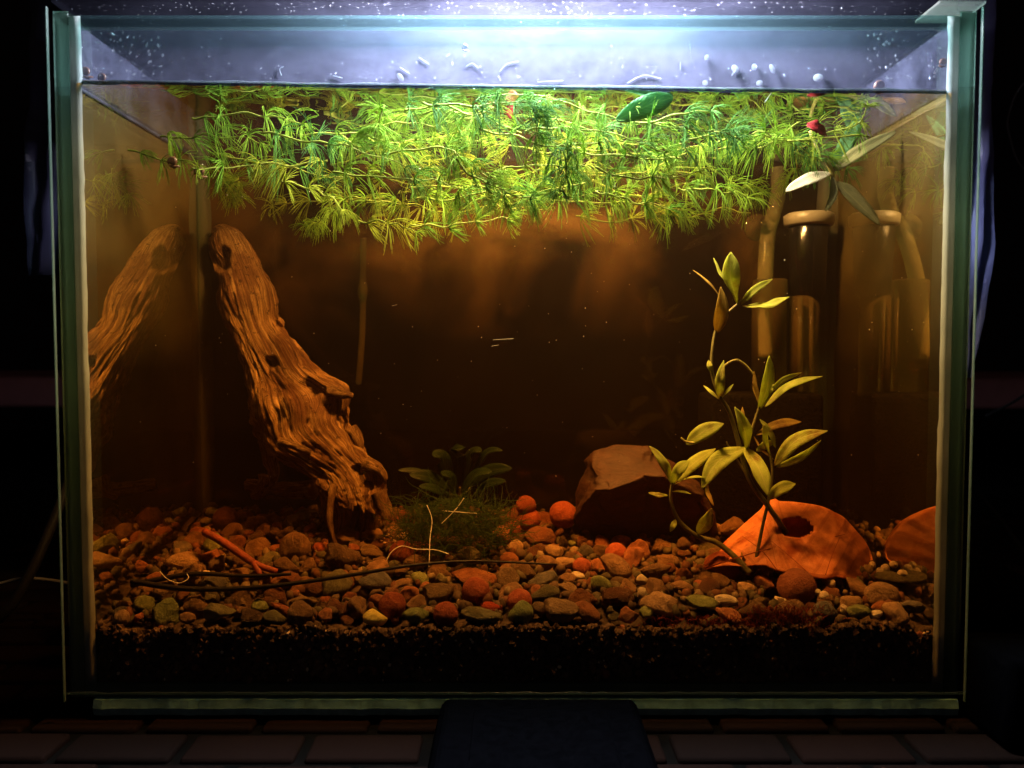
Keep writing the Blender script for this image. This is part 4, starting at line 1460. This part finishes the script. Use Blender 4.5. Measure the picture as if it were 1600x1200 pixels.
# base px, tip px, width px, bend px (sideways bow), depth change at the tip, material, roll
LV = [
    ((1152, 474), (1142, 394), 40, 6, -0.004, 'leaf', 0.1), ((1120, 520), (1126, 448), 26, -5, -0.008, 'leaf_brown', -0.2), ((1142, 450), (1115, 403), 12, 3, 0.004, 'leaf', 0.6),
    ((1124, 462), (1083, 422), 8, -3, 0.002, 'leaf_brown', 0.5), ((1158, 475), (1207, 436), 15, 4, -0.006, 'leaf', 0.4), ((1160, 478), (1233, 464), 19, -6, -0.010, 'leaf', -0.3),
    ((1125, 624), (1131, 563), 19, 3, -0.004, 'leaf', 0.1), ((1124, 624), (1099, 602), 6, 0, 0.004, 'leaf', 0), ((1128, 622), (1146, 600), 6, 0, -0.004, 'leaf', 0), ((1111, 582), (1107, 563), 11, 0, 0.0, 'leaf', 0),
    ((1186, 640), (1202, 556), 26, -6, -0.006, 'leaf', 0.1), ((1188, 636), (1178, 580), 14, 3, 0.006, 'leaf_brown', 0.4), ((1195, 636), (1285, 588), 17, 12, -0.008, 'leaf', -0.2), ((1200, 616), (1252, 582), 11, 6, 0.008, 'leaf', 0.4),
    ((1168, 702), (1148, 636), 28, -4, -0.008, 'leaf', 0.15), ((1168, 680), (1160, 636), 13, 3, 0.008, 'leaf_brown', 0.1), ((1072, 694), (1131, 662), 30, 4, -0.008, 'leaf', 0.1),
    ((1212, 700), (1187, 655), 14, -4, 0.004, 'leaf', 0.3), ((1182, 680), (1252, 659), 20, 6, 0.010, 'leaf_brown', -0.2), ((1210, 728), (1293, 673), 28, 14, -0.010, 'leaf', -0.1), ((1213, 730), (1283, 688), 15, -6, -0.014, 'leaf', 0.6),
    ((1206, 722), (1193, 662), 16, 3, -0.012, 'leaf', 0.1), ((1209, 718), (1178, 682), 6, 4, 0.006, 'leaf_brown', 0.2),
    ((1166, 700), (1096, 764), 34, -14, -0.014, 'leaf', 0.1), ((1162, 698), (1200, 775), 30, 6, -0.018, 'leaf', -0.1), ((1201, 780), (1243, 756), 24, 5, -0.008, 'leaf', 0.1), ((1182, 705), (1212, 690), 16, 3, 0.012, 'leaf', 0.4),
    ((1050, 756), (1015, 697), 19, -5, -0.004, 'leaf', 0.2), ((1051, 756), (1077, 720), 22, 5, -0.008, 'leaf', 0.1), ((1056, 752), (1118, 701), 25, 4, 0.008, 'leaf', 0), ((1054, 757), (1103, 746), 10, 5, -0.014, 'leaf', -0.6),
    ((1043, 774), (1013, 770), 12, 2, -0.006, 'leaf', 0), ((1056, 812), (1047, 831), 11, 0, -0.003, 'leaf', 0), ((1090, 834), (1112, 794), 27, -3, -0.004, 'leaf', 0.2), ((1050, 768), (1080, 772), 6, 2, -0.004, 'leaf', 0),
    ((1115, 790), (1104, 748), 10, 4, 0.010, 'leaf_brown', 0.3), ((1170, 885), (1158, 862), 6, 2, -0.004, 'leaf_brown', 0),
]
for (bx, by), (tx, ty), wd, bow, dz, mt, roll in LV:
    b0 = P(bx, by, YP)
    t0 = P(tx, ty, YP + dz)
    mx, my = (bx + tx) / 2, (by + ty) / 2
    L = math.hypot(tx - bx, ty - by)
    ox, oy = (ty - by) / L * bow, -(tx - bx) / L * bow
    mid = P(mx + ox, my + oy, YP + dz * 0.6 - 0.002)
    m = leaf_mb([b0, mid, t0], S(wd * .82, YP), roll + rnd.uniform(-.25, .25), rnd.uniform(0.05, 0.3), wavy=rnd.uniform(0.08, 0.2), peak=rnd.uniform(0.42, 0.6), tip=1.5)
    m.build('leaf', M[mt], plant)

# plant top floating at the surface above the filter
pt = thing('floating_stem_tip', P(1300, 270, 0.05), 'silvery leaved stem tip floating under the surface above the filter', 'plant')
YT = 0.05
stem([P(1303, 300, YT + 0.004), P(1300, 270, YT), P(1288, 245, YT), P(1272, 222, YT + 0.004), P(1266, 205, YT + 0.006)], S(4, YT), S(3, YT), 'stem_light', pt)
for pts, wd, mt in (
    ([(1297, 270, .05), (1265, 281, .043), (1228, 299, .036)], 24, 'leaf_silver'), ([(1306, 284, .05), (1335, 312, .048), (1375, 352, .046)], 28, 'leaf_dull'),
    ([(1302, 268, .05), (1345, 236, .05), (1400, 206, .055)], 22, 'leaf_dull'), ([(1296, 262, .05), (1283, 240, .048), (1270, 216, .046)], 18, 'leaf_silver'),
    ([(1303, 262, .05), (1322, 225, .06), (1345, 180, .065)], 24, 'leaf_blade'), ([(1300, 275, .05), (1302, 305, .045), (1290, 330, .04)], 12, 'leaf_dull')):
    m = leaf_mb([P(*q) for q in pts], S(wd, YT), 0.1, 0.25, wavy=0.06)
    m.build('leaf', M[mt], pt)

# loose leaf scraps
m = leaf_mb([P(962, 188, .018), P(1005, 168, .016), P(1052, 152, .016)], S(34, .016), 0.0, 0.1, wavy=0.05, peak=0.6, face=(0, -1, -0.15))
tag(m.build('loose_leaf', M['leaf_blade']), 'broad blue green leaf blade drifting among the hornwort at the surface', 'leaf')
m = leaf_mb([P(1262, 192, .03), P(1275, 200, .028), P(1292, 212, .03)], S(22, .03), 0.2, 0.3, wavy=0.2)
tag(m.build('loose_leaf', M['leaf_red']), 'small crimson leaf scrap beside the silvery stem tip', 'leaf')
m = leaf_mb([P(800, 140, .04), P(801, 162, .04), P(797, 186, .04)], S(22, .04), 0.2, 0.3, wavy=0.2)
tag(m.build('loose_leaf', M['leaf_red']), 'red leaf scrap hanging behind the middle of the hornwort', 'leaf')

# curled orange leaf with a hole
leaf = thing('orange_leaf', P(1235, 890, 0.05), 'curled orange brown dead leaf with a round hole propped on the gravel', 'dead leaf')
TOPL = [(1100, 884), (1130, 848), (1165, 818), (1192, 798), (1207, 780), (1222, 784), (1250, 786), (1285, 792), (1315, 806), (1330, 820), (1350, 845), (1359, 868), (1360, 884)]
BOTL = [(1100, 890), (1130, 884), (1165, 884), (1192, 882), (1207, 888), (1222, 892), (1250, 898), (1285, 904), (1310, 902), (1330, 906), (1345, 904), (1357, 898), (1360, 888)]
NU, NV, NB = 90, 44, 20
Tt, Bb = spline([(a, c, 0) for a, c in TOPL], NU), spline([(a, c, 0) for a, c in BOTL], NU)
gv, gpix = [], []
for i in range(NU):
    u = i / (NU - 1)
    for j in range(NV + NB):
        v = min(1.0, j / (NV - 1))
        x_ = Bb[i].x + (Tt[i].x - Bb[i].x) * v
        y_ = Bb[i].y + (Tt[i].y - Bb[i].y) * v
        e = 1.5 * nz(u * 14, v * 9) * (1 if j in (0, NV - 1) else 0.4)
        Yd = 0.037 + 0.030 * v ** 1.15 * (1 - max(0, 2 * u - 1) ** 4) + 0.016 * (2 * u - 1) ** 2 + 0.012 * max(0, 2 * u - 1) ** 2
        # folds and raised veins
        Yd += 0.0022 * nz(u * 5, v * 3, 2) + 0.0006 * nz(u * 13, v * 9, 6) + 0.0006 * abs(nz(u * 22, v * 14, 9))
        for (fx, fk) in ((0.30, 0.55), (0.42, 0.75), (0.60, -0.6), (0.78, -0.4)):
            q = (u - fx - fk * 0.22 * (1 - v)) / 0.018
            Yd -= 0.0005 * math.exp(-q * q) * (1 - 0.6 * v)
        p = P(x_ + e, y_ + e, Yd)
        if j >= NV:
            # the blade rolls over at the top and down behind
            w_ = (j - NV + 1) / NB
            p = p + Vector((0.002 * nz(u * 6, w_ * 4), 0.028 * math.sin(w_ * PI / 2) * math.sin(PI * u) ** 2.2, -(p.z - ground(p.x, p.y)) * 0.75 * (1 - math.cos(w_ * PI / 2))))
            x_, y_ = 0, 0
        gv.append(p)
        gpix.append((x_, y_))
NV = NV + NB
fs, uvs = [], {}


def inhole(i, j):
    a, c = gpix[i * NV + j]
    return ((a - 1243) / 24.5) ** 2 + ((c - 824) / 15.0) ** 2 < 1 + 0.15 * nz(a * 0.1, c * 0.1)


m = MB()
hole = [[inhole(i, j) for j in range(NV)] for i in range(NU)]
for i in range(NU - 1):
    for j in range(NV - 1):
        if any((hole[i][j], hole[i + 1][j], hole[i][j + 1], hole[i + 1][j + 1])):
            continue
        k = len(fs)
        uvs[k] = [(j / NV * 0.4 + (0.52 if i > 40 else 0.05), i / NU), (j / NV * 0.4 + (0.52 if i > 40 else 0.05), (i + 1) / NU), ((j + 1) / NV * 0.4 + (0.52 if i > 40 else 0.05), (i + 1) / NU), ((j + 1) / NV * 0.4 + (0.52 if i > 40 else 0.05), i / NU)]
        fs.append((i * NV + j, (i + 1) * NV + j, (i + 1) * NV + j + 1, i * NV + j + 1))
m.add(gv, fs, uvs)
bl = m.build('blade', M['litter'], leaf)
so = bl.modifiers.new('thickness', 'SOLIDIFY')
so.thickness = 0.0005
for pts, r in (([(1100, 888, .055), (1150, 872, .04), (1200, 858, .047), (1260, 848, .052), (1320, 835, .058)], 0.0007), ([(1215, 892, .036), (1192, 862, .041), (1160, 838, .048)], 0.0004),
               ([(1268, 900, .036), (1235, 870, .041), (1205, 845, .047)], 0.0004), ([(1290, 898, .038), (1300, 868, .043), (1312, 840, .05)], 0.0004)):
    m = MB()
    m.tube(spline([P(*q) for q in pts], 20), lambda t, r=r: r * .6 * (1 - 0.6 * t), 6)
    m.build('vein', M['litter_vein'], leaf)

# dark crypt like plant behind the moss
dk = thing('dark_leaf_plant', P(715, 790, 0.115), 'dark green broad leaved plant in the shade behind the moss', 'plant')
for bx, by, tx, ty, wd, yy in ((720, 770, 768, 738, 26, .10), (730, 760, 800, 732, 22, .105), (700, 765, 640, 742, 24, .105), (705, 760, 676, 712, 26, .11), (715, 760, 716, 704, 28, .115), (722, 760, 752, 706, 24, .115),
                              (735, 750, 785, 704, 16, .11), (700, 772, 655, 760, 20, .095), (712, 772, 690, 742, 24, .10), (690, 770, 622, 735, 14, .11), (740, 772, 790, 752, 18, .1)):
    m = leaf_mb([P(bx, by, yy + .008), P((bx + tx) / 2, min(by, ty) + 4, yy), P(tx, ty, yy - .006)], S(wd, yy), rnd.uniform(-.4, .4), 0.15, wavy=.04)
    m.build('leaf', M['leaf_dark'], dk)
for bx in (700, 715, 730):
    stem([P(bx, 800, .115), P(bx + 3, 780, .112), P(bx + 4, 762, .11)], S(3, .11), S(2, .11), 'stem', dk)

# moss: a tangle of threads
m = MB()
for k in range(950):
    a = rnd.uniform(0, 2 * PI)
    q = rnd.random() ** 0.5
    cx, cz_ = 712 + 92 * q * math.cos(a), 822 + 44 * q * math.sin(a) + 6 * abs(math.cos(a))
    yy = rnd.uniform(.062, .105)
    p = P(cx, min(cz_, 868), yy)
    dr = Vector((rnd.gauss(0, 1), rnd.gauss(0, .6), rnd.gauss(.1, .6))).normalized()
    pts = [p]
    for s_ in range(7):
        dr = (dr + Vector((rnd.gauss(0, .35), rnd.gauss(0, .3), rnd.gauss(-.03, .35)))).normalized()
        pts.append(pts[-1] + dr * rnd.uniform(.002, .0042))
    gz = ground(p.x, p.y)
    for w_ in pts:
        if w_.z < gz + .001:
            w_.z = gz + .001
    m.tube(pts, lambda t: .00019 * (1 - .6 * t), 4, False)
tag(m.build('moss', M['moss']), kind='stuff')

# red algae fuzz on the front stones
m = MB()
for k in range(900):
    if rnd.random() < .65:
        px, py = rnd.gauss(1225, 32), rnd.uniform(950, 985)
    else:
        px, py = rnd.gauss(1110, 45), rnd.uniform(966, 985)
    p = P(px, py, YI0 + rnd.uniform(.0012, .004))
    dr = Vector((rnd.gauss(0, .5), rnd.gauss(-.1, .2), rnd.uniform(.3, 1))).normalized()
    pts = [p, p + dr * .0012, p + dr * .0022 + Vector((rnd.gauss(0, .0005), 0, 0))]
    for w_ in pts:
        w_.y = max(w_.y, YI0 + .0006)
    m.tube(pts, .00016, 3, False)
tag(m.build('red_algae', M['algae']), kind='stuff')

# twig, stick, roots
m = MB()
m.tube(spline([P(205, 908, .020), P(290, 920, .020), P(400, 918, .022), P(520, 903, .026), P(640, 884, .030), P(740, 877, .036), P(868, 882, .040)], 60), lambda t: S(4.5, .02) * (1 - .8 * t) + .0002, 8)
tag(m.build('twig', M['twig']), 'long thin black twig lying across the gravel from the side glass', 'twig')
m = MB()
m.tube(spline([P(205, 914, .030), P(300, 897, .034), P(380, 900, .034), P(455, 897, .034)], 30), lambda t: S(5, .02) * (1 - .5 * t), 8)
tag(m.build('twig', M['twig']), 'short black twig lying behind the long one near the side glass', 'twig')
st = thing('red_stick', P(370, 860, .045), 'red forked stick sloping down to the oval brown stone', 'stick')
prong([P(320, 831, .062), P(350, 848, .056), P(385, 872, .048), P(405, 884, .044), P(432, 893, .042)], (S(7, .05), S(5, .05)), 8, st, 'red_stick', 24, 'shaft', .15)
prong([P(398, 880, .045), P(404, 893, .042), P(406, 900, .041)], (S(6, .05), S(4, .05)), 8, st, 'red_stick', 8, 'fork', .15)
for pts, lab in (
    ([(667, 789, .058), (675, 812, .056), (672, 840, .05), (671, 866, .044), (670, 886, .040)], 'white upright root before the moss, kinked near its top'),
    ([(725, 778, .066), (712, 796, .064), (690, 818, .062)], 'pale straight root slanting over the top of the moss'),
    ([(692, 798, .066), (715, 800, .062), (745, 802, .060)], 'pale thread lying level across the slanting root on the moss'),
    ([(604, 876, .04), (612, 862, .042), (628, 853, .044), (650, 858, .044), (680, 859, .044), (702, 866, .043)], 'white thread arching over the clay ball at the moss'),
    ([(250, 893, .03), (262, 905, .026), (280, 911, .024), (294, 904, .026), (292, 896, .027)], 'white curl of root by the short black twig'),
    ([(1392, 812, .07), (1412, 806, .07), (1440, 800, .07)], 'fine pale thread drifting between the orange leaf and the side glass')):
    m = MB()
    m.tube(spline([P(*q) for q in pts], 24), .00019, 6)
    tag(m.build('root_thread', M['root']), lab, 'root')

# ------------------------------------------------------------------ filter in the back corner
YF = 0.128
fil = thing('filter', P(1240, 800, YF), 'internal aquarium filter with black sponge block and clear lift tube in the back corner', 'filter')
q0, q1 = P(1108, 812, YF - .016), P(1290, 616, YF - .016)
m = MB()
m.box(q0.x, min(q1.x, XI1 - .002), YF - .016, YF + .018, q0.z - .01, q1.z, .003)
m.build('sponge', M['sponge'], fil)
# wide smoky tube
c = P(1202, 500, YF)
m = MB()
m.lathe([(S(27, YF), P(1202, 612, YF).z), (S(27, YF), P(1202, 440, YF).z), (S(25, YF), P(1202, 437, YF).z), (S(24, YF), P(1202, 612, YF).z)], (c.x, YF, 0))
m.build('lift_tube', M['tube_dim'], fil)
m = MB()
m.tube(spline([P(1197, 560, .121), P(1195, 480, .124), P(1196, 420, .129), P(1200, 365, .136), P(1208, 335, .142), P(1216, 300, .143), P(1216, 262, .143)], 40), S(12, YF), 14)
m.build('hose', M['tube'], fil)
m = MB()
cc = P(1190, 352, YF + .004)
m.lathe([(S(6, YF), -.004), (S(7, YF), .004), (S(20, YF), .008), (S(22, YF), .0085)], cc, 20, 'y')
m.build('suction_cup', M['tube_dim'], fil)
cx = P(1263, 400, YF).x
m = MB()
m.lathe([(S(24, YF), P(1263, 463, YF).z), (S(27, YF), P(1263, 460, YF).z), (S(31, YF), P(1263, 352, YF).z), (S(29, YF), P(1263, 350, YF).z)], (cx, YF, 0))
m.build('pump', M['black'], fil)
m = MB()
m.lathe([(S(34, YF), P(1263, 354, YF).z), (S(37, YF), P(1263, 351, YF).z), (S(38, YF), P(1263, 337, YF).z), (S(33, YF), P(1263, 334, YF).z)], (cx, YF, 0))
m.build('cap', M['white_plastic'], fil)
m = MB()
m.lathe([(S(23, YF), P(1258, 618, YF).z), (S(23, YF), P(1258, 463, YF).z)], (P(1258, 400, YF).x, YF, 0))
m.build('intake_tube', M['tube_dim'], fil)
m = MB()
m.tube([P(1250, 612, YF - .012), P(1250, 465, YF - .012)], S(4, YF), 10)
m.build('rod', M['tube_dim'], fil)
m = MB()
m.tube([P(1268, 612, YF - .011), P(1268, 465, YF - .011)], S(3.5, YF), 10)
m.build('rod', M['tube_dim'], fil)
# thin air tube on the back pane
m = MB()
m.tube(spline([P(568, 372, .145), P(567, 440, .145), P(566, 520, .145), P(560, 600, .145)], 30), S(5, .145), 8)
m.tube([P(567, 440, .144), P(567, 455, .1435), P(567, 468, .144)], [S(6, .145), S(9, .145), S(6, .145)], 8)
tag(m.build('air_tube', M['streak']), 'thin amber air tube running down the back glass', 'air tube')

# ------------------------------------------------------------------ snails
def snail(px, py, yy, rp, lab):
    t = thing('snail', P(px, py, yy), lab, 'snail', 'snails on the glass')
    m = MB()
    pts, rad = [], []
    r = S(rp, yy)
    for k in range(46):
        a = k / 45 * 2.6 * 2 * PI
        q = r * (0.06 + 0.62 * (k / 45) ** 1.3)
        pts.append(P(px, py, yy) + Vector((q * math.cos(a), -0.0003 + r * .35 * (k / 45 - .5), q * math.sin(a))))
        rad.append(r * (0.10 + 0.34 * (k / 45) ** 1.2))
    m.tube(pts, rad, 8)
    m.build('shell', M['shell'], t)
    m = MB()
    p = P(px, py, yy)
    m.tube([p + Vector((-r * .9, r * .5, -r * .7)), p + Vector((0, r * .5, -r * .95)), p + Vector((r * 1.1, r * .5, -r * .8))], [r * .15, r * .38, r * .12], 8)
    m.build('foot', M['shell'], t)


snail(1375, 134, .0085, 9, 'round dark snail at the waterline near the corner above the filter')
snail(1474, 97, .0085, 6, 'small brown snail high on the corner seam beside the waterline')
snail(160, 121, .0085, 7, 'small brown snail at the waterline by the side glass on the driftwood side')
snail(134, 112, .0085, 8, 'reddish brown snail sitting on the front corner silicone above the driftwood')
snail(727, 74, .0080, 5, 'tiny brown snail on the fogged front glass')
snail(312, 268, .03, 9, 'dark snail hanging under the hornwort above the driftwood')
snail(270, 252, .04, 8, 'dark snail between hornwort strands near the side glass')

# floating scraps stuck at the waterline
for ni, (px, py, w_, h_, rot) in enumerate(((1150, 106, 7, 5, .4), (1180, 103, 5, 4, .2), (1208, 106, 6, 6, .7), (1280, 120, 9, 5, .1), (1105, 88, 4, 3, 0), (625, 119, 6, 5, .5), (1188, 128, 6, 3, 0), (1103, 128, 5, 3, .2))):
    m = MB()
    p = P(px, py, .0056)
    k = 12
    r1_ = [p + Vector((S(w_ * .85, .005) * math.cos(2 * PI * i / k + rot), .0012 - .0009 * math.sin(2 * PI * i / k), S(h_, .005) * math.sin(2 * PI * i / k))) for i in range(k)]
    m.loft([r1_, [q + Vector((0, .00015, 0)) for q in r1_]])
    tag(m.build('duckweed_leaf', M['petal']), 'pale duckweed leaf ' + ['on the glass, second of the row above the loose blue green blade', 'on the glass, third of the row above the loose blue green blade', 'broad and tilted, beside the third of the row', 'largest and nearest the waterline snail', 'smallest and highest on the fogged glass', 'alone at the waterline above the driftwood side', 'flat at the waterline under the row of three', 'flat at the waterline above the loose green blade'][ni], 'duckweed', 'duckweed leaves stuck at the waterline')
ROOTS = [[(440, 118), (437, 108), (443, 104)], [(728, 104), (738, 99), (748, 107)], [(781, 112), (792, 100), (810, 96)], [(1063, 110), (1063, 98)], [(520, 118), (535, 122)], [(625, 105), (640, 115)], [(655, 90), (670, 100)], [(980, 130), (1005, 118), (1030, 122)], [(1143, 118), (1150, 108)],
         [(840, 128), (880, 126)], [(1195, 160), (1205, 145)]]
for ni, r_ in enumerate(ROOTS):
    m = MB()
    m.tube(spline([P(a, c, .0058) for a, c in r_], 12), .00017, 5)
    lab = ['tiny hooked root scrap above the driftwood top', 'arched root scrap left of the bright lamp glow', 'bent root scrap just under the lamp glow', 'short upright root scrap by the duckweed row', 'short slanting root scrap between hook and lone duckweed', 'slanting root scrap over the lone duckweed leaf', 'highest slanting root scrap on the fogged glass', 'long arched root scrap above the loose green blade', 'short tilted root scrap touching the duckweed row', 'level root scrap at the waterline under the lamp glow', 'slanting root scrap below the waterline near the corner snail'][ni]
    tag(m.build('root_scrap', M['petal']), lab, 'root scrap', 'root scraps on the glass')

# drifting specks in the water
m = MB()
for k in range(170):
    p = Vector((rnd.uniform(XI0 + .01, XI1 - .01), rnd.uniform(.01, .14), rnd.uniform(.08, .26)))
    blob(m, p, rnd.uniform(.00008, .00028), (1, 1, rnd.uniform(.5, 1.5)))
for a, c, d_ in ((770, 531, 46), (612, 478, 12), (768, 541, 16)):
    m.tube([P(a, c, .05), P(a + d_ * .7, c - 2, .05)], .00006, 4)
tag(m.build('drifting_specks', M['speck']), kind='stuff')

# ------------------------------------------------------------------ hornwort
def whorl_mb(c, ax, L, rr, n, hang):
    """one whorl of forked needles round a stem point, bowed towards the tip and drooping"""
    m = MB()
    ax = ax.normalized()
    s = ax.cross(Vector((0, 0, 1)))
    s = s.normalized() if s.length > .05 else Vector((1, 0, 0))
    u = s.cross(ax).normalized()
    ph = rr.random() * 6.28
    spread = rr.uniform(.9, 1.6)
    curl = rr.uniform(-.6, 1.5)
    hang *= rr.uniform(.5, 1.5)
    for k in range(n):
        a = ph + 2 * PI * k / n + rr.gauss(0, .12)
        rad = s * math.cos(a) + u * math.sin(a)
        d_ = (rad * spread + ax * .5 + Vector((rr.gauss(0, .15), rr.gauss(0, .15), rr.gauss(0, .15)))).normalized()
        ln = L * rr.uniform(.6, 1.25)
        pts = [c.copy()]
        steps = 6
        for q in range(steps):
            pts.append(pts[-1] + d_ * ln / steps)
            d_ = (d_ + ax * .24 * curl + Vector((0, 0, -hang)) + Vector((rr.gauss(0, .06), rr.gauss(0, .06), rr.gauss(0, .05))) + rad * .02).normalized()
        top = zw(c.x) - .0012
        for p in pts:
            if p.z > top:
                p.z = top - (p.z - top) * .3
            p.y = min(max(p.y, YI0 + .0012), YI1 - .002)
            p.x = min(max(p.x, XI0 + .004), XI1 - .004)
        m.tube(pts, lambda t: .00020 * (1 - .5 * t), 4, False)
        # a fork
        dd = (pts[4] - pts[2]).normalized()
        sd = dd.cross(ax)
        sd = sd.normalized() if sd.length > 1e-4 else s
        b0 = pts[2]
        p1 = b0 + (dd + sd * .28).normalized() * ln * .3
        p2 = p1 + (dd + sd * .1 + Vector((0, 0, -.25))).normalized() * ln * .3
        for p in (p1, p2):
            p.z = min(p.z, top)
            p.y = min(max(p.y, YI0 + .0012), YI1 - .002)
        m.tube([b0, p1, p2], lambda t: .00017 * (1 - .5 * t), 4, False)
    return m


HWN = []


def hornwort(pts, L, lab, k):
    rr = random.Random(500 + k)
    pts = [Vector(p) for p in pts]
    length = sum((pts[i + 1] - pts[i]).length for i in range(len(pts) - 1))
    t = thing('hornwort', pts[0], lab, 'hornwort', 'hornwort strands floating under the surface')
    HWN.append(t.name)
    hang = rr.uniform(.08, .42)
    tone = rr.choice(['needle', 'needle', 'needle', 'needle_dark', 'needle_dark', 'needle_yellow'])
    cv = spline(pts, 40)
    for q, p in enumerate(cv):
        cv[q] = p + Vector((0, .0015 * nz(q * .13, k * 3.1), .0022 * nz(q * .16, k * 7.7)))
    m = MB()
    m.tube(cv, lambda q: .00055 * (1 - .55 * q), 7)
    m.build('stem', M['needle_stem'], t)
    nw = max(4, int(length / .0112))
    for i in range(nw):
        q = (i + .4 + rr.uniform(-.3, .3)) / nw
        q = 1 - (1 - q) ** 1.15
        f = q * 39
        a = min(int(f), 38)
        c = cv[a].lerp(cv[a + 1], f - a)
        ax = cv[a + 1] - cv[a]
        c = c + Vector((rr.gauss(0, .001), rr.gauss(0, .001), rr.gauss(0, .0005)))
        mm = whorl_mb(c, ax, L * rr.uniform(.75, 1.25) * (1 - .35 * max(0, q - .6) / .4), rr, rr.randint(11, 20), hang)
        mm.build('whorl', M[tone if rr.random() < .8 else 'needle'], t)


# strands: pixel paths with depth, front ones first
HW = [
    ([(410, 208, .020), (500, 222, .016), (560, 234, .016), (640, 262, .020)], .0135, 'hornwort strand with a pale bare stem near the front glass over the driftwood side'),
    ([(440, 285, .03), (500, 300, .03), (540, 330, .035)], .011, 'hornwort end hanging low over the driftwood side'),
    ([(520, 272, .02), (600, 277, .018), (680, 278, .020), (720, 300, .022)], .014, 'hornwort strand running level across the middle left of the mass'),
    ([(600, 240, .02), (690, 230, .016), (720, 245, .016), (780, 290, .02)], .015, 'hornwort strand with a star shaped whorl facing the front glass'),
    ([(660, 160, .016), (740, 166, .014), (830, 160, .012), (880, 200, .014)], .0135, 'hornwort strand with a yellow green stem just under the waterline'),
    ([(710, 240, .012), (740, 275, .014), (800, 305, .02), (840, 310, .02)], .014, 'hornwort strand sloping down across the middle'),
    ([(880, 225, .012), (885, 265, .012), (878, 300, .014)], .0145, 'hornwort strand hanging straight down at the middle'),
    ([(820, 205, .02), (900, 200, .018), (980, 215, .016), (1040, 240, .016)], .0145, 'hornwort strand curving over the middle right'),
    ([(930, 265, .02), (1000, 280, .018), (1050, 276, .018), (1110, 262, .02)], .014, 'hornwort strand with bright stem low at the right of the mass'),
    ([(1000, 190, .012), (1070, 182, .012), (1110, 172, .014), (1150, 200, .014)], .0125, 'hornwort tip bending before the dark gap under the waterline'),
    ([(1060, 225, .02), (1110, 210, .018), (1160, 205, .016)], .0125, 'hornwort tip with spread needles beside the dark gap'),
    ([(600, 165, .012), (592, 195, .012), (590, 222, .014)], .0125, 'dark hornwort tip hanging just below the waterline'),
    ([(850, 150, .01), (835, 175, .01), (840, 210, .012)], .0125, 'hornwort strand rising to the glass at the waterline'),
    ([(640, 355, .05), (710, 350, .045), (800, 340, .045)], .011, 'lowest pale hornwort strand trailing in the middle'),
    ([(560, 345, .06), (620, 350, .055), (650, 362, .055)], .012, 'lowest yellowish hornwort tuft trailing at the left'),
    ([(930, 300, .03), (990, 315, .03), (1060, 330, .035)], .012, 'yellow hornwort strand drooping at the right underside'),
    ([(1060, 295, .04), (1120, 297, .04), (1180, 312, .05)], .012, 'hornwort end drooping towards the filter hose'),
    ([(760, 270, .03), (840, 258, .03), (930, 262, .03)], .014, 'glowing hornwort strand in the middle behind the front ones'),
    ([(250, 215, .05), (330, 212, .05), (420, 225, .045)], .0125, 'dim hornwort strand near the side glass on the driftwood side'),
    ([(200, 235, .05), (262, 248, .05), (330, 262, .05)], .011, 'hornwort end closest to the side glass on the driftwood side'),
    ([(300, 185, .03), (400, 178, .03), (480, 196, .028)], .0125, 'dark hornwort strand under the waterline over the driftwood'),
    ([(1215, 215, .02), (1180, 205, .022), (1140, 225, .03)], .0115, 'hornwort strand beside the silvery stem tip'),
    ([(1240, 240, .07), (1290, 250, .07), (1330, 265, .07)], .012, 'dark hornwort tangle behind the silvery stem tip'),
]
k = 0
for pts, L, lab in HW:
    hornwort([P(*q) for q in pts], L * 1.15, lab, k)
    k += 1
# strands further back, filling the mass
zones = [('far back over the driftwood side', 330, 520, 6), ('far back in the middle left', 480, 720, 10), ('far back in the middle', 700, 930, 11), ('far back in the middle right', 900, 1150, 10), ('far back above the filter', 1130, 1380, 5)]
ORDN = ['first', 'second', 'third', 'fourth', 'fifth', 'sixth', 'seventh', 'eighth', 'ninth', 'tenth', 'eleventh', 'twelfth', 'thirteenth', 'fourteenth']
back = []


def hw_name():
    return HWN[-1]


for zn, a, c, n_ in zones:
    for i in range(n_):
        yy = rnd.uniform(.025, .12)
        x0 = P(rnd.uniform(a, c), 200, yy).x
        z0 = ZW - rnd.uniform(.003, .040 if 'middle' in zn else .018)
        hd = rnd.uniform(-.6, .6) + (PI if rnd.random() < .5 else 0)
        pts = [Vector((x0, yy, z0))]
        dirv = Vector((math.cos(hd), math.sin(hd) * .6, 0))
        ln = rnd.uniform(.05, .10)
        for s_ in range(4):
            p = pts[-1] + dirv * ln / 4 + Vector((0, 0, rnd.gauss(-.001, .0045)))
            p.y = min(max(p.y, .012), .135)
            p.x = min(max(p.x, -.165), .165)
            p.z = min(max(p.z, ZW - .046), ZW - .002)
            pts.append(p)
            dirv = (dirv + Vector((0, rnd.gauss(0, .3), 0))).normalized()
        hornwort(pts, rnd.uniform(.013, .0165), f'hornwort strand in the tangle {zn}', k)
        back.append((zn, x0, bpy.context.scene.collection.objects[hw_name()]))
        k += 1

for zn, *_ in zones:
    row = sorted([b_ for b_ in back if b_[0] == zn], key=lambda b_: b_[1])
    for i, (z_, x_, o) in enumerate(row):
        o['label'] = f'far back hornwort strand {zn[9:]} ({ORDN[i]} from the driftwood side)'
